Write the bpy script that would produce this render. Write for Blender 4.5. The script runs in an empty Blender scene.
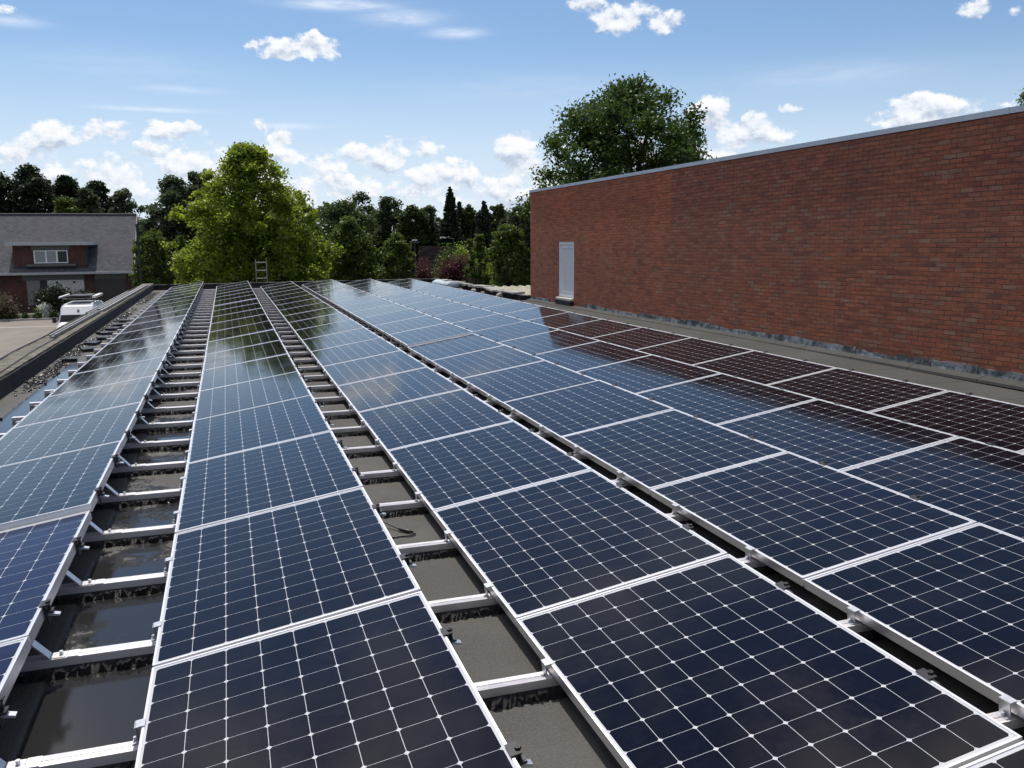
import bpy, bmesh, math, random
import numpy as np
from mathutils import Vector, Matrix
R = math.radians
scene = bpy.context.scene
col = scene.collection

# ------------------------------------------------------------------ camera
cam_data = bpy.data.cameras.new('camera'); cam = bpy.data.objects.new('camera', cam_data)
col.objects.link(cam)
pitch, yaw, roll = R(9.565), R(18.039), R(-0.428)
fwd = Vector((math.sin(yaw)*math.cos(pitch), math.cos(yaw)*math.cos(pitch), -math.sin(pitch)))
rgt = Vector((math.cos(yaw), -math.sin(yaw), 0)); up = rgt.cross(fwd)
r2 = rgt*math.cos(roll) + up*math.sin(roll); u2 = up*math.cos(roll) - rgt*math.sin(roll)
m = Matrix((r2, u2, -fwd)).transposed().to_4x4(); m.translation = Vector((0, 0, 1.721))
cam.matrix_world = m
cam_data.sensor_width = 36.0; cam_data.lens = 866.65/1024*36
cam_data.clip_start = 0.05; cam_data.clip_end = 6000
scene.camera = cam

# ------------------------------------------------------------------ light
SUN_EL = R(61); SUN_X = -0.035
sd = Vector((SUN_X, math.sqrt(math.cos(SUN_EL)**2 - SUN_X**2), math.sin(SUN_EL)))
sun_data = bpy.data.lights.new('sun', 'SUN'); sun = bpy.data.objects.new('sun', sun_data); col.objects.link(sun)
sun_data.energy = 3.7; sun_data.angle = R(0.53); sun_data.color = (1.0, 0.95, 0.87)
sun.rotation_euler = sd.to_track_quat('Z', 'Y').to_euler(); sun.location = (0, 0, 60)

world = bpy.data.worlds.new('World'); scene.world = world; world.use_nodes = True
def build_world():
    nt = world.node_tree; nt.nodes.clear(); N = nt.nodes; Lk = nt.links
    def math_(op, a, b=None, c=None, clamp=False):
        n = N.new('ShaderNodeMath'); n.operation = op; n.use_clamp = clamp
        for i, v in enumerate((a, b, c)):
            if v is None: continue
            if isinstance(v, (int, float)): n.inputs[i].default_value = v
            else: Lk.new(v, n.inputs[i])
        return n.outputs[0]
    out = N.new('ShaderNodeOutputWorld')
    sky = N.new('ShaderNodeTexSky'); sky.sky_type = 'NISHITA'; sky.sun_disc = False
    sky.sun_elevation = SUN_EL; sky.sun_rotation = math.atan2(sd.x, sd.y)
    sky.air_density = 1.0; sky.dust_density = 0.25; sky.ozone_density = 5.0; sky.altitude = 50
    bg = N.new('ShaderNodeBackground'); bg.inputs['Strength'].default_value = 0.094
    Lk.new(sky.outputs[0], bg.inputs['Color'])
    tc = N.new('ShaderNodeTexCoord'); sep = N.new('ShaderNodeSeparateXYZ'); Lk.new(tc.outputs['Generated'], sep.inputs[0])
    x, y, z = sep.outputs
    az = math_('MULTIPLY', math_('ARCTAN2', x, y), 57.29578)
    el = math_('MULTIPLY', math_('ARCSINE', z), 57.29578)
    comb = N.new('ShaderNodeCombineXYZ'); Lk.new(az, comb.inputs[0]); Lk.new(math_('MULTIPLY', el, 1.25), comb.inputs[1])
    def noise(scale, detail, rough, vec=None, dist=0.0):
        n = N.new('ShaderNodeTexNoise'); n.noise_dimensions = '3D'
        n.inputs['Scale'].default_value = scale; n.inputs['Detail'].default_value = detail
        n.inputs['Roughness'].default_value = rough; n.inputs['Distortion'].default_value = dist
        Lk.new(vec if vec else comb.outputs[0], n.inputs['Vector']); return n.outputs['Fac']
    n1 = noise(0.46, 9, 0.60)
    # the same billows a little nearer the sun: the difference gives each cloud its lit and grey sides
    off = N.new('ShaderNodeVectorMath'); off.operation = 'ADD'; off.inputs[1].default_value = (0.12, 0.5, 0)
    Lk.new(comb.outputs[0], off.inputs[0])
    n2 = noise(0.46, 5, 0.58, off.outputs[0])
    # cumulus: azimuth, elevation, half width, half height, weight
    blobs = [(3.5,11.3,1.8,.8,1.5),(6.1,11.6,1.9,.8,1.05),(25.2,13.2,2.6,1.0,1.3),(27.2,12.9,1.6,.8,.9),(22.8,14.0,1.5,.6,.8),
        (-8.9,5.9,1.8,.9,1.0),(-6.3,6.3,1.9,.8,.95),(-2.6,6.5,1.9,.7,.9),(-11.4,4.8,2.0,1.3,1.0),(-6.5,4.0,3.6,1.2,.8),(-1.0,4.4,3.2,1.5,.95),(1.5,4.9,3.0,.9,.75),(7.5,3.4,5.0,1.4,.8),(-4.2,5.2,1.6,.8,.7),(-9.8,3.4,2.2,1.0,.85),
        (30.3,7.4,1.5,1.3,1.15),(32.4,6.3,2.2,1.1,1.1),(35.0,6.0,1.2,.7,.9),(28.5,5.0,4.0,1.5,.9),(42.6,6.9,2.7,1.1,1.15),(46.5,7.1,1.4,.7,.7),(18.2,5.1,2.0,1.5,1.1),(20.3,4.3,2.2,1.6,1.0),
        (9.4,5.0,2.3,1.2,1.0),(12.0,5.7,2.0,1.1,1.0),(6.2,4.2,2.4,1.5,.9),(13.2,4.0,2.6,1.3,.85),(3.8,6.0,1.0,.8,.9),(2.4,6.8,.8,.5,.75),(4.6,5.2,2.2,.8,.8),
        (44.9,12.2,1.3,.6,.8),(46.8,11.7,.6,.4,.65),(35.2,7.6,.7,.3,.6),(-10.8,12.4,1.0,.4,.7),(16.0,3.0,5.0,1.4,.9),(-9.0,2.4,4.0,1.4,.8),(2.0,2.6,7.0,1.5,.85),(25.0,3.4,5.0,1.6,.9)]
    f = None; num = None; den = None
    for a, e, ra, re, w in blobs:
        t = math_('MULTIPLY', math_('SUBTRACT', el, e), 1/re); ta = math_('MULTIPLY', math_('SUBTRACT', az, a), 1/ra)
        q = math_('ADD', math_('MULTIPLY', ta, ta), math_('MULTIPLY', t, t))
        v = math_('MULTIPLY', math_('SUBTRACT', 1.15, q), w)
        f = v if f is None else math_('SMOOTH_MAX', f, v, 0.25)
        vp = math_('MAXIMUM', math_('ADD', v, .25), 0.0); vp = math_('MULTIPLY', vp, vp); vt = math_('MULTIPLY', vp, t)
        num = vt if num is None else math_('ADD', num, vt); den = vp if den is None else math_('ADD', den, vp)
    T = math_('DIVIDE', num, math_('ADD', den, .02))   # how high in its own cloud: sunlit head or grey base
    f = math_('MAXIMUM', f, -1.2)
    dens = math_('ADD', math_('MULTIPLY', f, 0.80), math_('MULTIPLY', math_('SUBTRACT', n1, 0.55), 4.4))
    mask = N.new('ShaderNodeMapRange'); mask.interpolation_type = 'SMOOTHERSTEP'
    mask.inputs['From Min'].default_value = -0.06; mask.inputs['From Max'].default_value = 0.62
    Lk.new(dens, mask.inputs['Value'])
    # thin streaks of high cloud
    strk = [(-3.6,7.6,2.6,.12,.55),(14.7,12.5,1.5,.26,.75),(7.6,13.9,3.2,.3,.7),(11.4,13.3,2.2,.45,.55),(-10.6,11.8,1.4,.26,.6),(4.2,6.9,1.6,.16,.5),(-2.0,8.8,2.2,.2,.3),(38,9.3,5,.7,.22),(20,9.2,7,.9,.12),(-5,10,6,.9,.12)]
    comb2 = N.new('ShaderNodeCombineXYZ'); Lk.new(az, comb2.inputs[0]); Lk.new(math_('MULTIPLY', el, 5.0), comb2.inputs[1]); comb2.inputs[2].default_value = 7.3
    n3 = noise(0.42, 5, 0.6, comb2.outputs[0])
    s = None
    for a, e, ra, re, w in strk:
        q = math_('ADD', math_('POWER', math_('ABSOLUTE', math_('MULTIPLY', math_('SUBTRACT', az, a), 1/ra)), 2.0),
                  math_('POWER', math_('ABSOLUTE', math_('MULTIPLY', math_('SUBTRACT', el, e), 1/re)), 2.0))
        v = math_('MULTIPLY', math_('EXPONENT', math_('MULTIPLY', q, -1.0)), w)
        s = v if s is None else math_('MAXIMUM', s, v)
    s = math_('MULTIPLY', s, math_('MULTIPLY_ADD', n3, 2.2, -0.35, clamp=True))
    # broken cloud higher up and behind, seen only in the glass
    nh = N.new('ShaderNodeTexNoise'); nh.inputs['Scale'].default_value = 2.3; nh.inputs['Detail'].default_value = 5; nh.inputs['Roughness'].default_value = .55
    Lk.new(tc.outputs['Generated'], nh.inputs['Vector'])
    hi = N.new('ShaderNodeMapRange'); hi.interpolation_type = 'SMOOTHSTEP'
    hi.inputs['From Min'].default_value = 0.46; hi.inputs['From Max'].default_value = 0.68; Lk.new(nh.outputs['Fac'], hi.inputs['Value'])
    hgate = N.new('ShaderNodeMapRange'); hgate.interpolation_type = 'SMOOTHSTEP'
    hgate.inputs['From Min'].default_value = 20; hgate.inputs['From Max'].default_value = 36; Lk.new(el, hgate.inputs['Value'])
    hcl = math_('MULTIPLY', math_('MULTIPLY', hi.outputs[0], hgate.outputs[0]), 0.9)
    # pale air low over the horizon
    hz = N.new('ShaderNodeMapRange'); hz.interpolation_type = 'SMOOTHSTEP'
    hz.inputs['From Min'].default_value = 12.5; hz.inputs['From Max'].default_value = 1.5
    hz.inputs['To Max'].default_value = 0.75; Lk.new(el, hz.inputs['Value'])
    # colour of the cloud
    lit = N.new('ShaderNodeMapRange'); lit.inputs['From Min'].default_value = -0.17; lit.inputs['From Max'].default_value = 0.15
    Lk.new(math_('ADD', math_('MULTIPLY', math_('SUBTRACT', n1, n2), 1.25), math_('MULTIPLY', T, 0.13)), lit.inputs['Value'])
    cr = N.new('ShaderNodeValToRGB'); cr.color_ramp.elements[0].color = (.46,.53,.65,1); cr.color_ramp.elements[1].color = (.88,.89,.91,1)
    e2 = cr.color_ramp.elements.new(.5); e2.color = (.74,.78,.84,1)
    Lk.new(lit.outputs[0], cr.inputs['Fac'])
    bgc = N.new('ShaderNodeBackground'); Lk.new(cr.outputs['Color'], bgc.inputs['Color']); bgc.inputs['Strength'].default_value = 1.0
    bgh = N.new('ShaderNodeBackground'); bgh.inputs['Color'].default_value = (.64,.73,.87,1); bgh.inputs['Strength'].default_value = 1.0
    bgs = N.new('ShaderNodeBackground'); bgs.inputs['Color'].default_value = (.86,.90,.97,1); bgs.inputs['Strength'].default_value = 1.0
    def mix(fac, a, b):
        n = N.new('ShaderNodeMixShader'); Lk.new(fac, n.inputs[0]); Lk.new(a, n.inputs[1]); Lk.new(b, n.inputs[2]); return n.outputs[0]
    bgq = N.new('ShaderNodeBackground'); bgq.inputs['Color'].default_value = (.86,.76,.68,1); bgq.inputs['Strength'].default_value = 2.0
    sh = mix(hz.outputs[0], bg.outputs[0], bgh.outputs[0])
    sh = mix(hcl, sh, bgq.outputs[0])
    sh = mix(s, sh, bgs.outputs[0])
    sh = mix(mask.outputs[0], sh, bgc.outputs[0])
    Lk.new(sh, out.inputs['Surface'])
build_world()
vs = scene.view_settings
vs.view_transform = 'Standard'; vs.look = 'None'; vs.gamma = 1.0; vs.use_curve_mapping = False; vs.exposure = 0.2

# ------------------------------------------------------------------ helpers
def link(o, parent=None):
    col.objects.link(o)
    if parent: o.parent = parent
    return o
def bx(bm, x0, x1, y0, y1, z0, z1):
    v = [bm.verts.new(p) for p in ((x0,y0,z0),(x1,y0,z0),(x1,y1,z0),(x0,y1,z0),(x0,y0,z1),(x1,y0,z1),(x1,y1,z1),(x0,y1,z1))]
    for f in ((3,2,1,0),(4,5,6,7),(0,1,5,4),(1,2,6,5),(2,3,7,6),(3,0,4,7)): bm.faces.new([v[i] for i in f])
    return v
def quad(bm, *p):
    return bm.faces.new([bm.verts.new(q) for q in p])
def prism(bm, prof, axis, a, b):
    """extrude a closed 2-d profile along an axis (0 x, 1 y, 2 z)"""
    def P(q, t):
        return {0:(t,q[0],q[1]), 1:(q[0],t,q[1]), 2:(q[0],q[1],t)}[axis]
    A = [bm.verts.new(P(q,a)) for q in prof]; B = [bm.verts.new(P(q,b)) for q in prof]
    n = len(prof)
    for i in range(n): bm.faces.new((A[i], A[(i+1)%n], B[(i+1)%n], B[i]))
    bm.faces.new(list(reversed(A))); bm.faces.new(B)
def tube(bm, pts, rad, seg=8, cap=True):
    pts = [Vector(p) for p in pts]; rings = []
    if isinstance(rad, (int, float)): rad = [rad]*len(pts)
    for i, p in enumerate(pts):
        d = (pts[min(i+1, len(pts)-1)] - pts[max(i-1, 0)]).normalized()
        a = d.orthogonal().normalized() if i == 0 else (rings_a - d*rings_a.dot(d)).normalized()
        rings_a = a; b = d.cross(a)
        rings.append([bm.verts.new(p + (a*math.cos(t) + b*math.sin(t))*rad[i]) for t in [2*math.pi*k/seg for k in range(seg)]])
    for A, B in zip(rings, rings[1:]):
        for k in range(seg): bm.faces.new((A[k], A[(k+1)%seg], B[(k+1)%seg], B[k]))
    if cap: bm.faces.new(list(reversed(rings[0]))); bm.faces.new(rings[-1])
def uv_box(me):
    uvl = me.uv_layers.new(name='UVMap')
    for p in me.polygons:
        n = p.normal; k = max(range(3), key=lambda i: abs(n[i]))
        for li in p.loop_indices:
            c = me.vertices[me.loops[li].vertex_index].co
            uvl.data[li].uv = (c.y, c.z) if k == 0 else ((c.x, c.z) if k == 1 else (c.x, c.y))
def obj(name, bm, mat, parent=None, smooth=False, bevel=0.0, recalc=True):
    if recalc: bmesh.ops.recalc_face_normals(bm, faces=bm.faces)
    if bevel: bmesh.ops.bevel(bm, geom=list(bm.edges), offset=bevel, segments=1, affect='EDGES', profile=.5)
    me = bpy.data.meshes.new(name); bm.to_mesh(me); bm.free()
    for p in me.polygons: p.use_smooth = smooth
    uv_box(me)
    for mm in (mat if isinstance(mat, (list, tuple)) else [mat]): me.materials.append(mm)
    return link(bpy.data.objects.new(name, me), parent)
def tag(o, label=None, cat=None, group=None, kind=None):
    if label: o['label'] = label
    if cat: o['category'] = cat
    if group: o['group'] = group
    if kind: o['kind'] = kind
    return o
def thing(name, label, cat, loc=(0,0,0), rot=(0,0,0), group=None):
    o = bpy.data.objects.new(name, None); o.empty_display_size = .2
    o.location = loc; o.rotation_euler = rot; link(o)
    return tag(o, label, cat, group)
def dup(o, parent=None):
    c = o.copy(); link(c, parent); return c

# ------------------------------------------------------------------ materials
class NT:
    def __init__(s, name):
        s.m = bpy.data.materials.new(name); s.m.use_nodes = True; s.t = s.m.node_tree
        s.b = s.t.nodes['Principled BSDF']; s.out = s.t.nodes['Material Output']
    def n(s, typ, **kw):
        x = s.t.nodes.new('ShaderNode'+typ)
        for k, v in kw.items():
            if k in x.inputs: s.put(x.inputs[k], v)
            else: setattr(x, k, v)
        return x
    def put(s, sock, v):
        if hasattr(v, 'is_output') or hasattr(v, 'links'): s.t.links.new(v, sock)
        else:
            sock.default_value = (*v, 1) if isinstance(v, tuple) and len(v) == 3 and sock.type == 'RGBA' else v
    def set(s, **kw):
        for k, v in kw.items(): s.put(s.b.inputs[k.replace('_', ' ')], v)
    def math(s, op, a, b=0.0, c=None, clamp=False):
        x = s.t.nodes.new('ShaderNodeMath'); x.operation = op; x.use_clamp = clamp
        s.put(x.inputs[0], a); s.put(x.inputs[1], b)
        if c is not None: s.put(x.inputs[2], c)
        return x.outputs[0]
    def noise(s, scale, detail=4, rough=.55, vec=None, dist=0):
        x = s.n('TexNoise', Scale=scale, Detail=detail, Roughness=rough, Distortion=dist)
        if vec is not None: s.put(x.inputs['Vector'], vec)
        return x.outputs['Fac']
    def ramp(s, fac, stops):
        x = s.t.nodes.new('ShaderNodeValToRGB'); s.put(x.inputs['Fac'], fac); e = x.color_ramp.elements
        while len(e) < len(stops): e.new(.5)
        for q, (p, c) in zip(e, stops):
            q.position = p; q.color = (*c, 1) if len(c) == 3 else c
        return x.outputs['Color']
    def mix(s, fac, a, b):
        x = s.t.nodes.new('ShaderNodeMix'); x.data_type = 'RGBA'
        s.put(x.inputs[0], fac); s.put(x.inputs[6], a); s.put(x.inputs[7], b); return x.outputs[2]
    def rng(s, v, a, b, c=0.0, d=1.0, smooth=True):
        x = s.t.nodes.new('ShaderNodeMapRange')
        if smooth: x.interpolation_type = 'SMOOTHSTEP'
        s.put(x.inputs[0], v)
        for i, q in enumerate((a, b, c, d)): x.inputs[i+1].default_value = q
        return x.outputs[0]
    def bump(s, h, strength=.3, dist=.01):
        x = s.n('Bump', Strength=strength, Distance=dist); s.put(x.inputs['Height'], h); s.put(s.b.inputs['Normal'], x.outputs[0])
    def objco(s): return s.n('TexCoord').outputs['Object']
    def uv(s): return s.n('TexCoord').outputs['UV']
    def pos(s): return s.n('NewGeometry').outputs['Position']

def plain(name, c, rough=.6, metal=0.0, var=.18, scale=6.0, spec=None, bump=0.0):
    k = NT(name); n = k.noise(scale, 5, .6, k.objco())
    k.set(Base_Color=k.ramp(n, [(.3, tuple(q*(1-var) for q in c)), (.7, tuple(min(1, q*(1+var)) for q in c))]), Roughness=rough, Metallic=metal)
    if spec is not None: k.set(Specular_IOR_Level=spec)
    if bump: k.bump(k.noise(scale*8, 3, .6, k.objco()), bump)
    return k.m

M = {}
M['alu'] = plain('anodised_aluminium', (.84,.84,.86), .36, .78, .06, 9)
def rail_mat():
    k = NT('mill_aluminium'); mp = k.n('Mapping'); k.put(mp.inputs['Vector'], k.objco()); mp.inputs['Scale'].default_value = (2, 60, 60)
    n = k.noise(3, 4, .6, mp.outputs[0]); n2 = k.noise(1.7, 5, .6, k.objco())
    k.set(Base_Color=k.mix(k.rng(n2, .45, .7), (.74,.71,.73), (.56,.53,.53)), Metallic=.5, Roughness=k.rng(n, .3, .7, .3, .48), Anisotropic=.4)
    k.bump(n, .08); return k.m
M['rail'] = rail_mat()
M['dull'] = plain('weathered_aluminium', (.27,.275,.275), .6, .2, .2, 4)
M['zinc'] = plain('zinc_clamp', (.55,.57,.60), .38, .7, .12, 40)
M['blackclip'] = plain('black_clamp', (.022,.022,.024), .45, .2, .3, 40)
M['rubber'] = plain('rubber_granulate', (.020,.020,.021), .35, 0, .8, 90, bump=.9)
M['cable'] = plain('cable_black', (.012,.012,.013), .45)
M['plug'] = plain('plug_white', (.7,.7,.68), .5)

def cells_mat():
    k = NT('solar_cells'); sp = k.n('SeparateXYZ'); k.put(sp.inputs[0], k.uv())
    a = k.math('SUBTRACT', k.math('FRACT', k.math('MULTIPLY', sp.outputs[0], 8.0)), .5)
    b = k.math('SUBTRACT', k.math('FRACT', k.math('MULTIPLY', sp.outputs[1], 12.0)), .5)
    A = k.math('ABSOLUTE', a); B = k.math('ABSOLUTE', b)
    line = k.math('GREATER_THAN', k.math('MAXIMUM', A, k.math('SUBTRACT', B, .0018)), .4921)
    corner = k.math('GREATER_THAN', k.math('ADD', k.math('MULTIPLY', A, A), k.math('MULTIPLY', B, B)), 0.650**2)
    edge = k.math('MAXIMUM', k.math('GREATER_THAN', k.math('ABSOLUTE', k.math('SUBTRACT', sp.outputs[0], .5)), .5),
                  k.math('GREATER_THAN', k.math('ABSOLUTE', k.math('SUBTRACT', sp.outputs[1], .5)), .5))
    white = k.math('MAXIMUM', k.math('MAXIMUM', line, corner), edge)
    # each cell a hair different, each panel too
    fl = k.n('Combine' + 'XYZ'); k.put(fl.inputs[0], k.math('FLOOR', k.math('MULTIPLY', sp.outputs[0], 8.0)))
    k.put(fl.inputs[1], k.math('FLOOR', k.math('MULTIPLY', sp.outputs[1], 12.0)))
    rnd = k.n('ObjectInfo').outputs['Random']; k.put(fl.inputs[2], k.math('MULTIPLY', rnd, 91.0))
    wn = k.n('TexWhiteNoise'); k.put(wn.inputs['Vector'], fl.outputs[0])
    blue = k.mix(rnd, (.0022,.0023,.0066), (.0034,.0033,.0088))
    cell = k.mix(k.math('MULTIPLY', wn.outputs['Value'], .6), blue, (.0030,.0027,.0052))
    cell = k.mix(k.n('ObjectInfo').outputs['Color'], cell, (.008,.008,.036))  # deep blue sky reflection painted into the cells, switched by object colour
    base = k.mix(white, cell, (.50,.51,.54))
    P = k.pos()
    dust = k.rng(k.math('ADD', k.math('MULTIPLY', k.noise(2.4, 7, .68, P), .7), k.math('MULTIPLY', k.noise(22, 4, .7, P), .3)), .42, .72, 0, 1)
    base = k.mix(k.math('MULTIPLY', dust, .022), base, (.30,.28,.25))
    k.set(Base_Color=base, Roughness=k.math('MULTIPLY_ADD', dust, .10, .055), IOR=1.28)
    k.bump(k.noise(5.0, 2, .5, P), .012, .02)
    return k.m
M['cells'] = cells_mat()
M['backsheet'] = plain('backsheet', (.5,.5,.5), .7)

def felt_mat():
    k = NT('roof_felt'); P = k.pos(); sp = k.n('SeparateXYZ'); k.put(sp.inputs[0], P); X, Y = sp.outputs[0], sp.outputs[1]
    gran = k.noise(110, 3, .75, P); g2 = k.noise(38, 4, .75, P); big = k.noise(.9, 6, .62, P); mid = k.noise(4.5, 5, .65, P)
    base = k.mix(k.rng(big, .35, .68), (.064,.063,.059), (.098,.096,.089))
    base = k.mix(k.rng(mid, .5, .75), base, (.066,.066,.054))
    base = k.mix(k.rng(gran, .35, .75, 0, .55), base, (.155,.15,.14)); base = k.mix(k.rng(g2, .55, .8, 0, .4), base, (.030,.030,.028))
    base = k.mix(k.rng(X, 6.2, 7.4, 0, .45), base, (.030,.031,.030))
    # overlaps of the felt sheets run across the roof
    sY = k.math('ADD', k.math('MULTIPLY', Y, .93), k.math('MULTIPLY', k.noise(1.1, 2, .5, P), .10))
    fr = k.math('ABSOLUTE', k.math('SUBTRACT', k.math('FRACT', sY), .5))
    seam = k.math('MULTIPLY', k.math('LESS_THAN', fr, .009), k.math('GREATER_THAN', X, 6.0))
    base = k.mix(k.math('MULTIPLY', seam, .85), base, (.022,.022,.021))
    # rain water standing between the two left rows and along the left edge
    gapm = k.math('MULTIPLY', k.rng(X, -.80, -.76), k.rng(X, -.20, -.34))
    wv = k.noise(.85, 4, .55, P); ny = k.rng(Y, 2.4, 5.2, .74, .42)
    ny2 = k.math('MULTIPLY', k.rng(Y, 17, 9), ny)
    wet = k.rng(k.math('ADD', k.math('ADD', ny2, k.math('MULTIPLY', k.math('SUBTRACT', wv, .5), 1.7)), k.math('ADD', k.math('MULTIPLY', k.math('SUBTRACT', mid, .5), .5), k.math('MULTIPLY', k.math('SUBTRACT', g2, .5), .4))), .26, .46)
    wet = k.math('MULTIPLY', wet, gapm)
    left = k.math('MULTIPLY', k.rng(k.math('ADD', X, k.math('MULTIPLY', mid, .10)), -2.17, -2.13), k.rng(X, -1.4, -1.6)); left = k.math('MULTIPLY', left, k.rng(Y, 14.2, 12.6))
    wet = k.math('MAXIMUM', wet, left)
    damp = k.math('MULTIPLY', k.math('MAXIMUM', k.rng(X, -.20, -.34), 0.0), k.rng(Y, 32, 8, .55, .9))
    col_ = k.mix(k.math('MULTIPLY', damp, .55), base, (.030,.027,.024))
    pud = k.mix(wet, col_, (.020,.020,.020))
    k.set(Base_Color=pud, Roughness=k.math('SUBTRACT', k.math('MULTIPLY_ADD', damp, -.38, .92), k.math('MULTIPLY', wet, .50)), IOR=1.38)
    rr = k.math('MAXIMUM', k.math('SUBTRACT', k.math('MULTIPLY_ADD', damp, -.35, .92), k.math('MULTIPLY', wet, .9)), .035)
    k.set(Roughness=rr)
    bmp = k.math('MULTIPLY', k.math('ADD', gran, k.math('MULTIPLY', g2, 1.4)), k.math('SUBTRACT', 1.0, k.math('MULTIPLY', wet, .97)))
    k.bump(bmp, .55, .008); return k.m
M['felt'] = felt_mat()
M['feltdark'] = plain('parapet_felt', (.020,.020,.021), .8, 0, .4, 5, bump=.3)
M['mosstop'] = plain('parapet_top', (.115,.105,.080), .9, 0, .55, 6, bump=.5)
M['greyrender'] = plain('grey_render', (.28,.27,.25), .9)

def brick_mat(name, palette, pale=.12, c_w=.20, c_h=.06, infill=False, mortar=(.085,.042,.032)):
    k = NT(name); uv = k.uv()
    warp = k.n('VectorMath', operation='ADD'); k.put(warp.inputs[0], uv)
    nz = k.n('TexNoise', Scale=3.0, Detail=3.0); k.put(nz.inputs['Vector'], uv)
    sc = k.n('VectorMath', operation='SCALE'); k.put(sc.inputs[0], nz.outputs['Color']); sc.inputs['Scale'].default_value = .012
    k.put(warp.inputs[1], sc.outputs[0])
    br = k.n('TexBrick', offset=.5); k.put(br.inputs['Vector'], warp.outputs[0])
    br.inputs['Color1'].default_value = (0,0,0,1); br.inputs['Color2'].default_value = (1,1,1,1); br.inputs['Mortar'].default_value = (.5,.5,.5,1)
    br.inputs['Scale'].default_value = 1; br.inputs['Brick Width'].default_value = c_w; br.inputs['Row Height'].default_value = c_h
    br.inputs['Mortar Size'].default_value = .0065; br.inputs['Mortar Smooth'].default_value = .25; br.inputs['Bias'].default_value = 0
    val = br.outputs['Color']
    c = k.ramp(val, palette)
    n = k.noise(28, 4, .65, uv); c = k.mix(k.rng(n, .35, .75, 0, .5), c, (.17,.055,.036))
    big = k.noise(.55, 4, .55, uv)
    if infill:
        sp = k.n('SeparateXYZ'); k.put(sp.inputs[0], uv)
        part = k.math('GREATER_THAN', sp.outputs[0], -7.55)
        c2 = k.ramp(val, [(0, (.34,.084,.038)), (.5, (.51,.140,.058)), (1, (.45,.135,.062))])
        lowm = k.rng(sp.outputs[1], .9, 1.9)
        c = k.mix(k.math('MULTIPLY', part, k.math('MULTIPLY_ADD', lowm, .6, .25)), c, c2)
        # chalky bricks gather in loose bands
        band = k.rng(k.noise(.9, 3, .6, uv), .5, .72)
        c = k.mix(k.math('MULTIPLY', k.math('MULTIPLY', k.math('GREATER_THAN', val, .86), band), .5), c, (.42,.28,.18))
    if infill:
        c = k.mix(k.math('MULTIPLY', k.math('SUBTRACT', 1.0, part), k.math('MULTIPLY', k.rng(sp.outputs[1], .6, 2.2), .22)), c, (.17,.075,.052))
        dr_ = k.n('Mapping'); k.put(dr_.inputs['Vector'], uv); dr_.inputs['Scale'].default_value = (1.4, .16, 1)
        c = k.mix(k.rng(k.noise(1.0, 5, .65, dr_.outputs[0]), .52, .72, 0, .38), c, (.12,.058,.044))
    c = k.mix(k.rng(big, .35, .7, 0, .35), c, (.22,.075,.040))
    st = k.n('Mapping'); k.put(st.inputs['Vector'], uv); st.inputs['Scale'].default_value = (2.6, 15, 1)
    stn = k.noise(1.0, 5, .65, st.outputs[0]); c = k.mix(k.rng(stn, .44, .68, 0, .60), c, (.13,.050,.038)); c = k.mix(k.rng(stn, .46, .30, 0, .5), c, (.46,.19,.10)); s3 = k.noise(1.0, 3, .6, k.n('VectorMath', operation='MULTIPLY', Vector=st.outputs[0]).outputs[0]) if False else k.noise(7, 5, .7, uv); c = k.mix(k.rng(s3, .52, .72, 0, .55), c, (.26,.17,.125))
    c = k.mix(k.math('MULTIPLY', br.outputs['Fac'], k.rng(k.noise(5, 4, .65, uv), .35, .65, .25, .95)), c, mortar)
    k.set(Base_Color=c, Roughness=.9)
    k.bump(k.math('ADD', k.math('MULTIPLY', k.math('SUBTRACT', 1.0, br.outputs['Fac']), 1.0), k.math('ADD', k.math('MULTIPLY', n, .5), k.math('MULTIPLY', val, .9))), .9, .016)
    return k.m
M['brick'] = brick_mat('red_brick', [(0, (.24,.068,.036)), (.30, (.47,.128,.054)), (.62, (.40,.118,.056)), (.82, (.49,.160,.074)), (.92, (.36,.16,.09)), (1, (.40,.23,.14))], infill=True)
M['brickdark'] = brick_mat('brown_brick', [(0, (.027,.018,.018)), (.5, (.038,.024,.023)), (1, (.050,.031,.029))], mortar=(.065,.055,.05))
M['coping'] = plain('grey_coping', (.50,.53,.56), .5, .35, .08, 3)
M['lead'] = NT('lead_flashing')
def lead_mat():
    k = NT('lead_flashing'); P = k.objco()
    n = k.noise(3.5, 5, .7, P); n2 = k.noise(16, 4, .7, P)
    c = k.mix(k.rng(n, .42, .62), (.045,.048,.050), (.24,.26,.27)); c = k.mix(k.rng(n2, .5, .7, 0, .8), c, (.05,.055,.055))
    k.set(Base_Color=c, Roughness=.55, Metallic=.3); k.bump(n2, .5, .02); return k.m
M['lead'] = lead_mat()
M['white'] = plain('white_paint', (.84,.85,.85), .45, 0, .05, 3)
M['cream'] = plain('cream_sheet', (.60,.57,.44), .6, 0, .15, 3)
M['stone'] = plain('stone_sill', (.50,.47,.40), .85, 0, .2, 12, bump=.3)
def glass_mat(name, c, rough=.04):
    k = NT(name); k.set(Base_Color=c, Roughness=rough, IOR=1.5, Specular_IOR_Level=.6); k.bump(k.noise(2.2, 2, .5, k.objco()), .02, .02); return k.m
M['pane_white'] = glass_mat('pane_with_blind', (.74,.75,.75), .2)
M['pane'] = glass_mat('window_pane', (.035,.04,.045))
M['curtain_pane'] = glass_mat('pane_with_curtain', (.30,.31,.32), .08)
M['windscreen'] = glass_mat('windscreen', (.018,.024,.032))
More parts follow.
